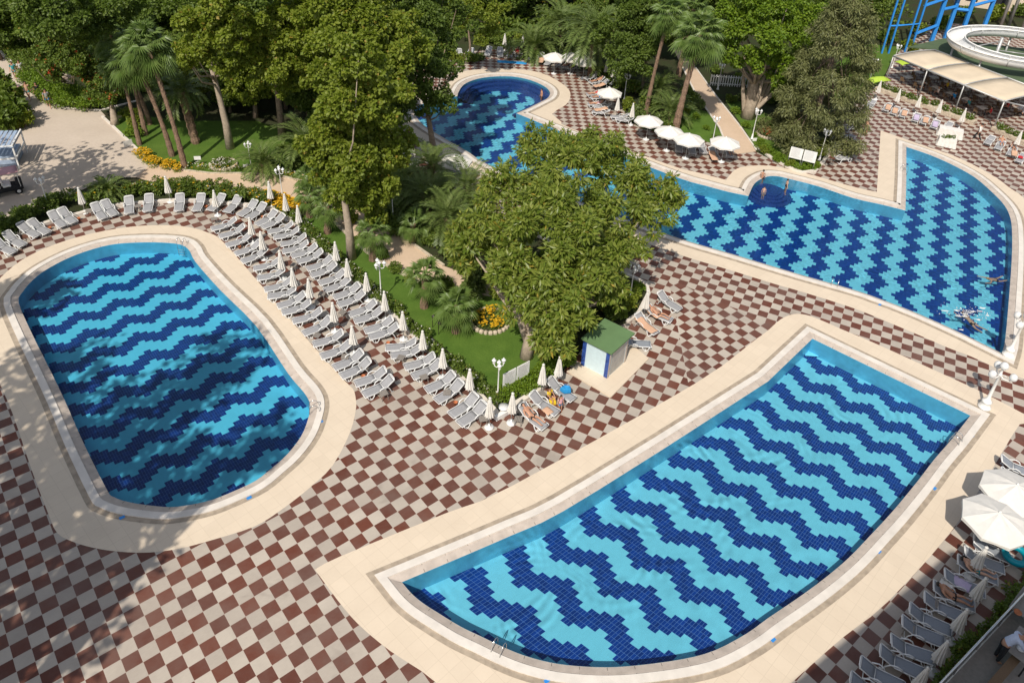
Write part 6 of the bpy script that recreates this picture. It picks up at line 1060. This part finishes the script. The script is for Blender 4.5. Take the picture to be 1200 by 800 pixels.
for p, rz, l, k, cl_, sk in [((891,217),R(60),'bather in dark shorts standing on the rounded pool step','stand',[('trunks','black')],'skin'),((893,233),R(-100),'child in pale shorts standing in the shallow pool step water','stand',[('trunks','lilac')],'skinB'),((919,228),R(0),'bather in a dark suit holding a pink toy beside the rounded step','stand',[('swimsuit','black')],'skinB')]:
    q = gp(p[0], p[1], -.75); person(k, q, rz, l, cl_, sk, 'hair', 0.85 if 'child' not in l else .66)
person('stand', gp(634,122,-.95), R(200), 'bather with a white cap at the round end of the far pool', [('trunks', 'black')], 'skin', 'canvas', .95)
person('swim', gp(1163,326,-.17), R(200), 'swimmer in the deep right side of the far pool', [('trunks', 'black')], 'skinB', 'grey_hair', 1.0); person('swim', gp(1135,372,-.17), R(120), 'swimmer splashing in the near corner of the far pool', [('trunks', 'black')], 'skinB', 'hair', 1.0)
person('walk', gp(1144,165), R(120), 'waiter in white shirt and black trousers walking by the planter', [('long_shirt', 'canvas'), ('trousers', 'black')], 'skin', 'hair', 1.05)
for k, (x, y, l, cl_, h) in enumerate([(19,93,'walker in teal top with a hat, second from the rear of the group',[('shirt','tealcloth'),('trunks','tealcloth')],'canvas'),(27,91,'rearmost walker in a white shirt and turquoise shorts',[('shirt','canvas'),('trunks','aqua')],'canvas'),(24,119,'walker carrying a red rucksack at the left of the group',[('shirt','pinkcloth'),('trunks','black')],'hair'),(35,117,'walker in orange top and green shorts in the middle of the group',[('shirt','peach'),('trunks','tealcloth')],'hair'),(47,118,'walker in a dark suit on the right of the group',[('shirt','black'),('trousers','black')],'grey_hair'),(58,126,'foremost walker in a grey shirt and blue shorts',[('shirt','sling'),('trunks','bluecloth')],'hair')]):
    person('walk', gp(x, y), R(-55) + random.uniform(-.3, .3), l, cl_, 'skin', h, 1.0, None)
bag((22,113), 'red rucksack on the back of the walker at the left', 'redcloth', .2, 1.1, 'rucksack')
person('lean', gp(1166,772,3.6), R(-10), 'man in a loose pale blue shirt bending over the terrace table', [('long_shirt', 'shirt'), ('trousers', 'black')], 'skin', 'hair', 1.08)
on_lounger((1117,655), (1170,685), 'person in swim shorts lying in the shade near the open sunshades', [('trunks', 'tealcloth')], 'skinB'); on_lounger((1090,685), (1142,717), 'tanned person lying on a slate lounger among bunched towels', [('trunks', 'black')], 'skin')
for (x, y), rz, l, cl_ in [((699,99),R(25),'person in dark shorts lying under the tall date palm',[('trunks','black')]),((697,114),R(15),'person in red lying beside the round pool deck',[('swimsuit','redcloth')]),((702,118),R(15),'person lying below the single open sunshade by the round pool',[('trunks','bluecloth')]),((699,126),R(5),'person in pink lying at the foot of the closed sunshade',[('swimsuit','pinkcloth')]),((665,80),R(50),'person lying under the three open sunshades',[('trunks','black')]),((673,82),R(45),'second person lying under the three open sunshades',[('trunks','bluecloth')]),((655,77),R(60),'person lying left of the three open sunshades',[('trunks','redcloth')]),((598,66),R(90),'person lying in the top row beside the blue towel',[('trunks','black')]),((606,66),R(90),'person with fair hair lying in the top row',[('swimsuit','redcloth')]),((854,182),R(95),'person lying under the last open path sunshade',[('swimsuit','black')]),((1186,179),R(66),'person lying in the short row at the right edge',[('trunks','black')]),((1172,172),R(66),'person in blue lying second in the short right row',[('trunks','bluecloth')])]:
    person('lie', gp(x, y), rz, l, cl_, 'skin', 'hair', .95)
person('lean', gp(1014,157), R(200), 'person in a peach wrap bending on the deck beside the conifer', [('dress', 'peach')], 'skin', 'hair', .95)
person('sit', gp(1158,138), R(150), 'diner in a crimson top seated under the awning', [('shirt', 'redcloth'), ('trousers', 'black')], 'skin', 'hair', 1.0); person('sit', gp(1150,116), R(200), 'diner in a pink top seated deep under the awning', [('shirt', 'pinkcloth'), ('trousers', 'black')], 'skin', 'grey_hair', 1.0)
for k, (x, y, l, c_) in enumerate([(1080,108,'black','black'),(1097,114,'white','canvas'),(1116,120,'blue','bluecloth'),(1133,128,'teal','tealcloth'),(1178,131,'red','redcloth'),(1108,107,'yellow','yellow'),(1196,138,'grey','sling')]): person('sit', gp(x, y), R(150) + random.uniform(-1, 1), f'diner in a {l} top seated at a table under the awning', [('shirt', c_), ('trousers', 'black')], 'skin', 'hair', 1.0)
# splash
rg = np.random.default_rng(4); q = gp(1133, 368, -.06); mb = MB()
for k in range(150):
    a, r_ = rg.random() * 6.28, abs(rg.normal()) * .62; s_ = .012 + .035 * rg.random() ** 2; mb.lathe([(.0, -s_), (s_, .0), (.0, s_)], 5, (r_ * math.cos(a) * 1.7, r_ * math.sin(a) * .8, abs(rg.normal()) * .22 * math.exp(-r_)))
for k in range(14):
    a, r_ = rg.random() * 6.28, abs(rg.normal()) * .75; n_ = 9; c_ = (r_ * math.cos(a) * 1.9, r_ * math.sin(a) * .9); w_ = [rg.uniform(.03, .16) for _ in range(n_)]; mb.add([(c_[0], c_[1], .0)] + [(c_[0] + w_[i] * 1.8 * math.cos(i * 6.283 / n_), c_[1] + w_[i] * .7 * math.sin(i * 6.283 / n_), -.03) for i in range(n_)], [(0, 1 + i, 1 + (i + 1) % n_) for i in range(n_)])
o = mb.build('water_splash', MT['plastic'], None, True); o.location = q; tag(o, 'white splash kicked up by the swimmer in the near corner', 'splash', kind='stuff')
for p in list(bpy.data.objects):          # prototypes never placed
    if p.parent is None and p.location.z < -400:
        for c_ in list(p.children_recursive): bpy.data.objects.remove(c_)
        bpy.data.objects.remove(p)
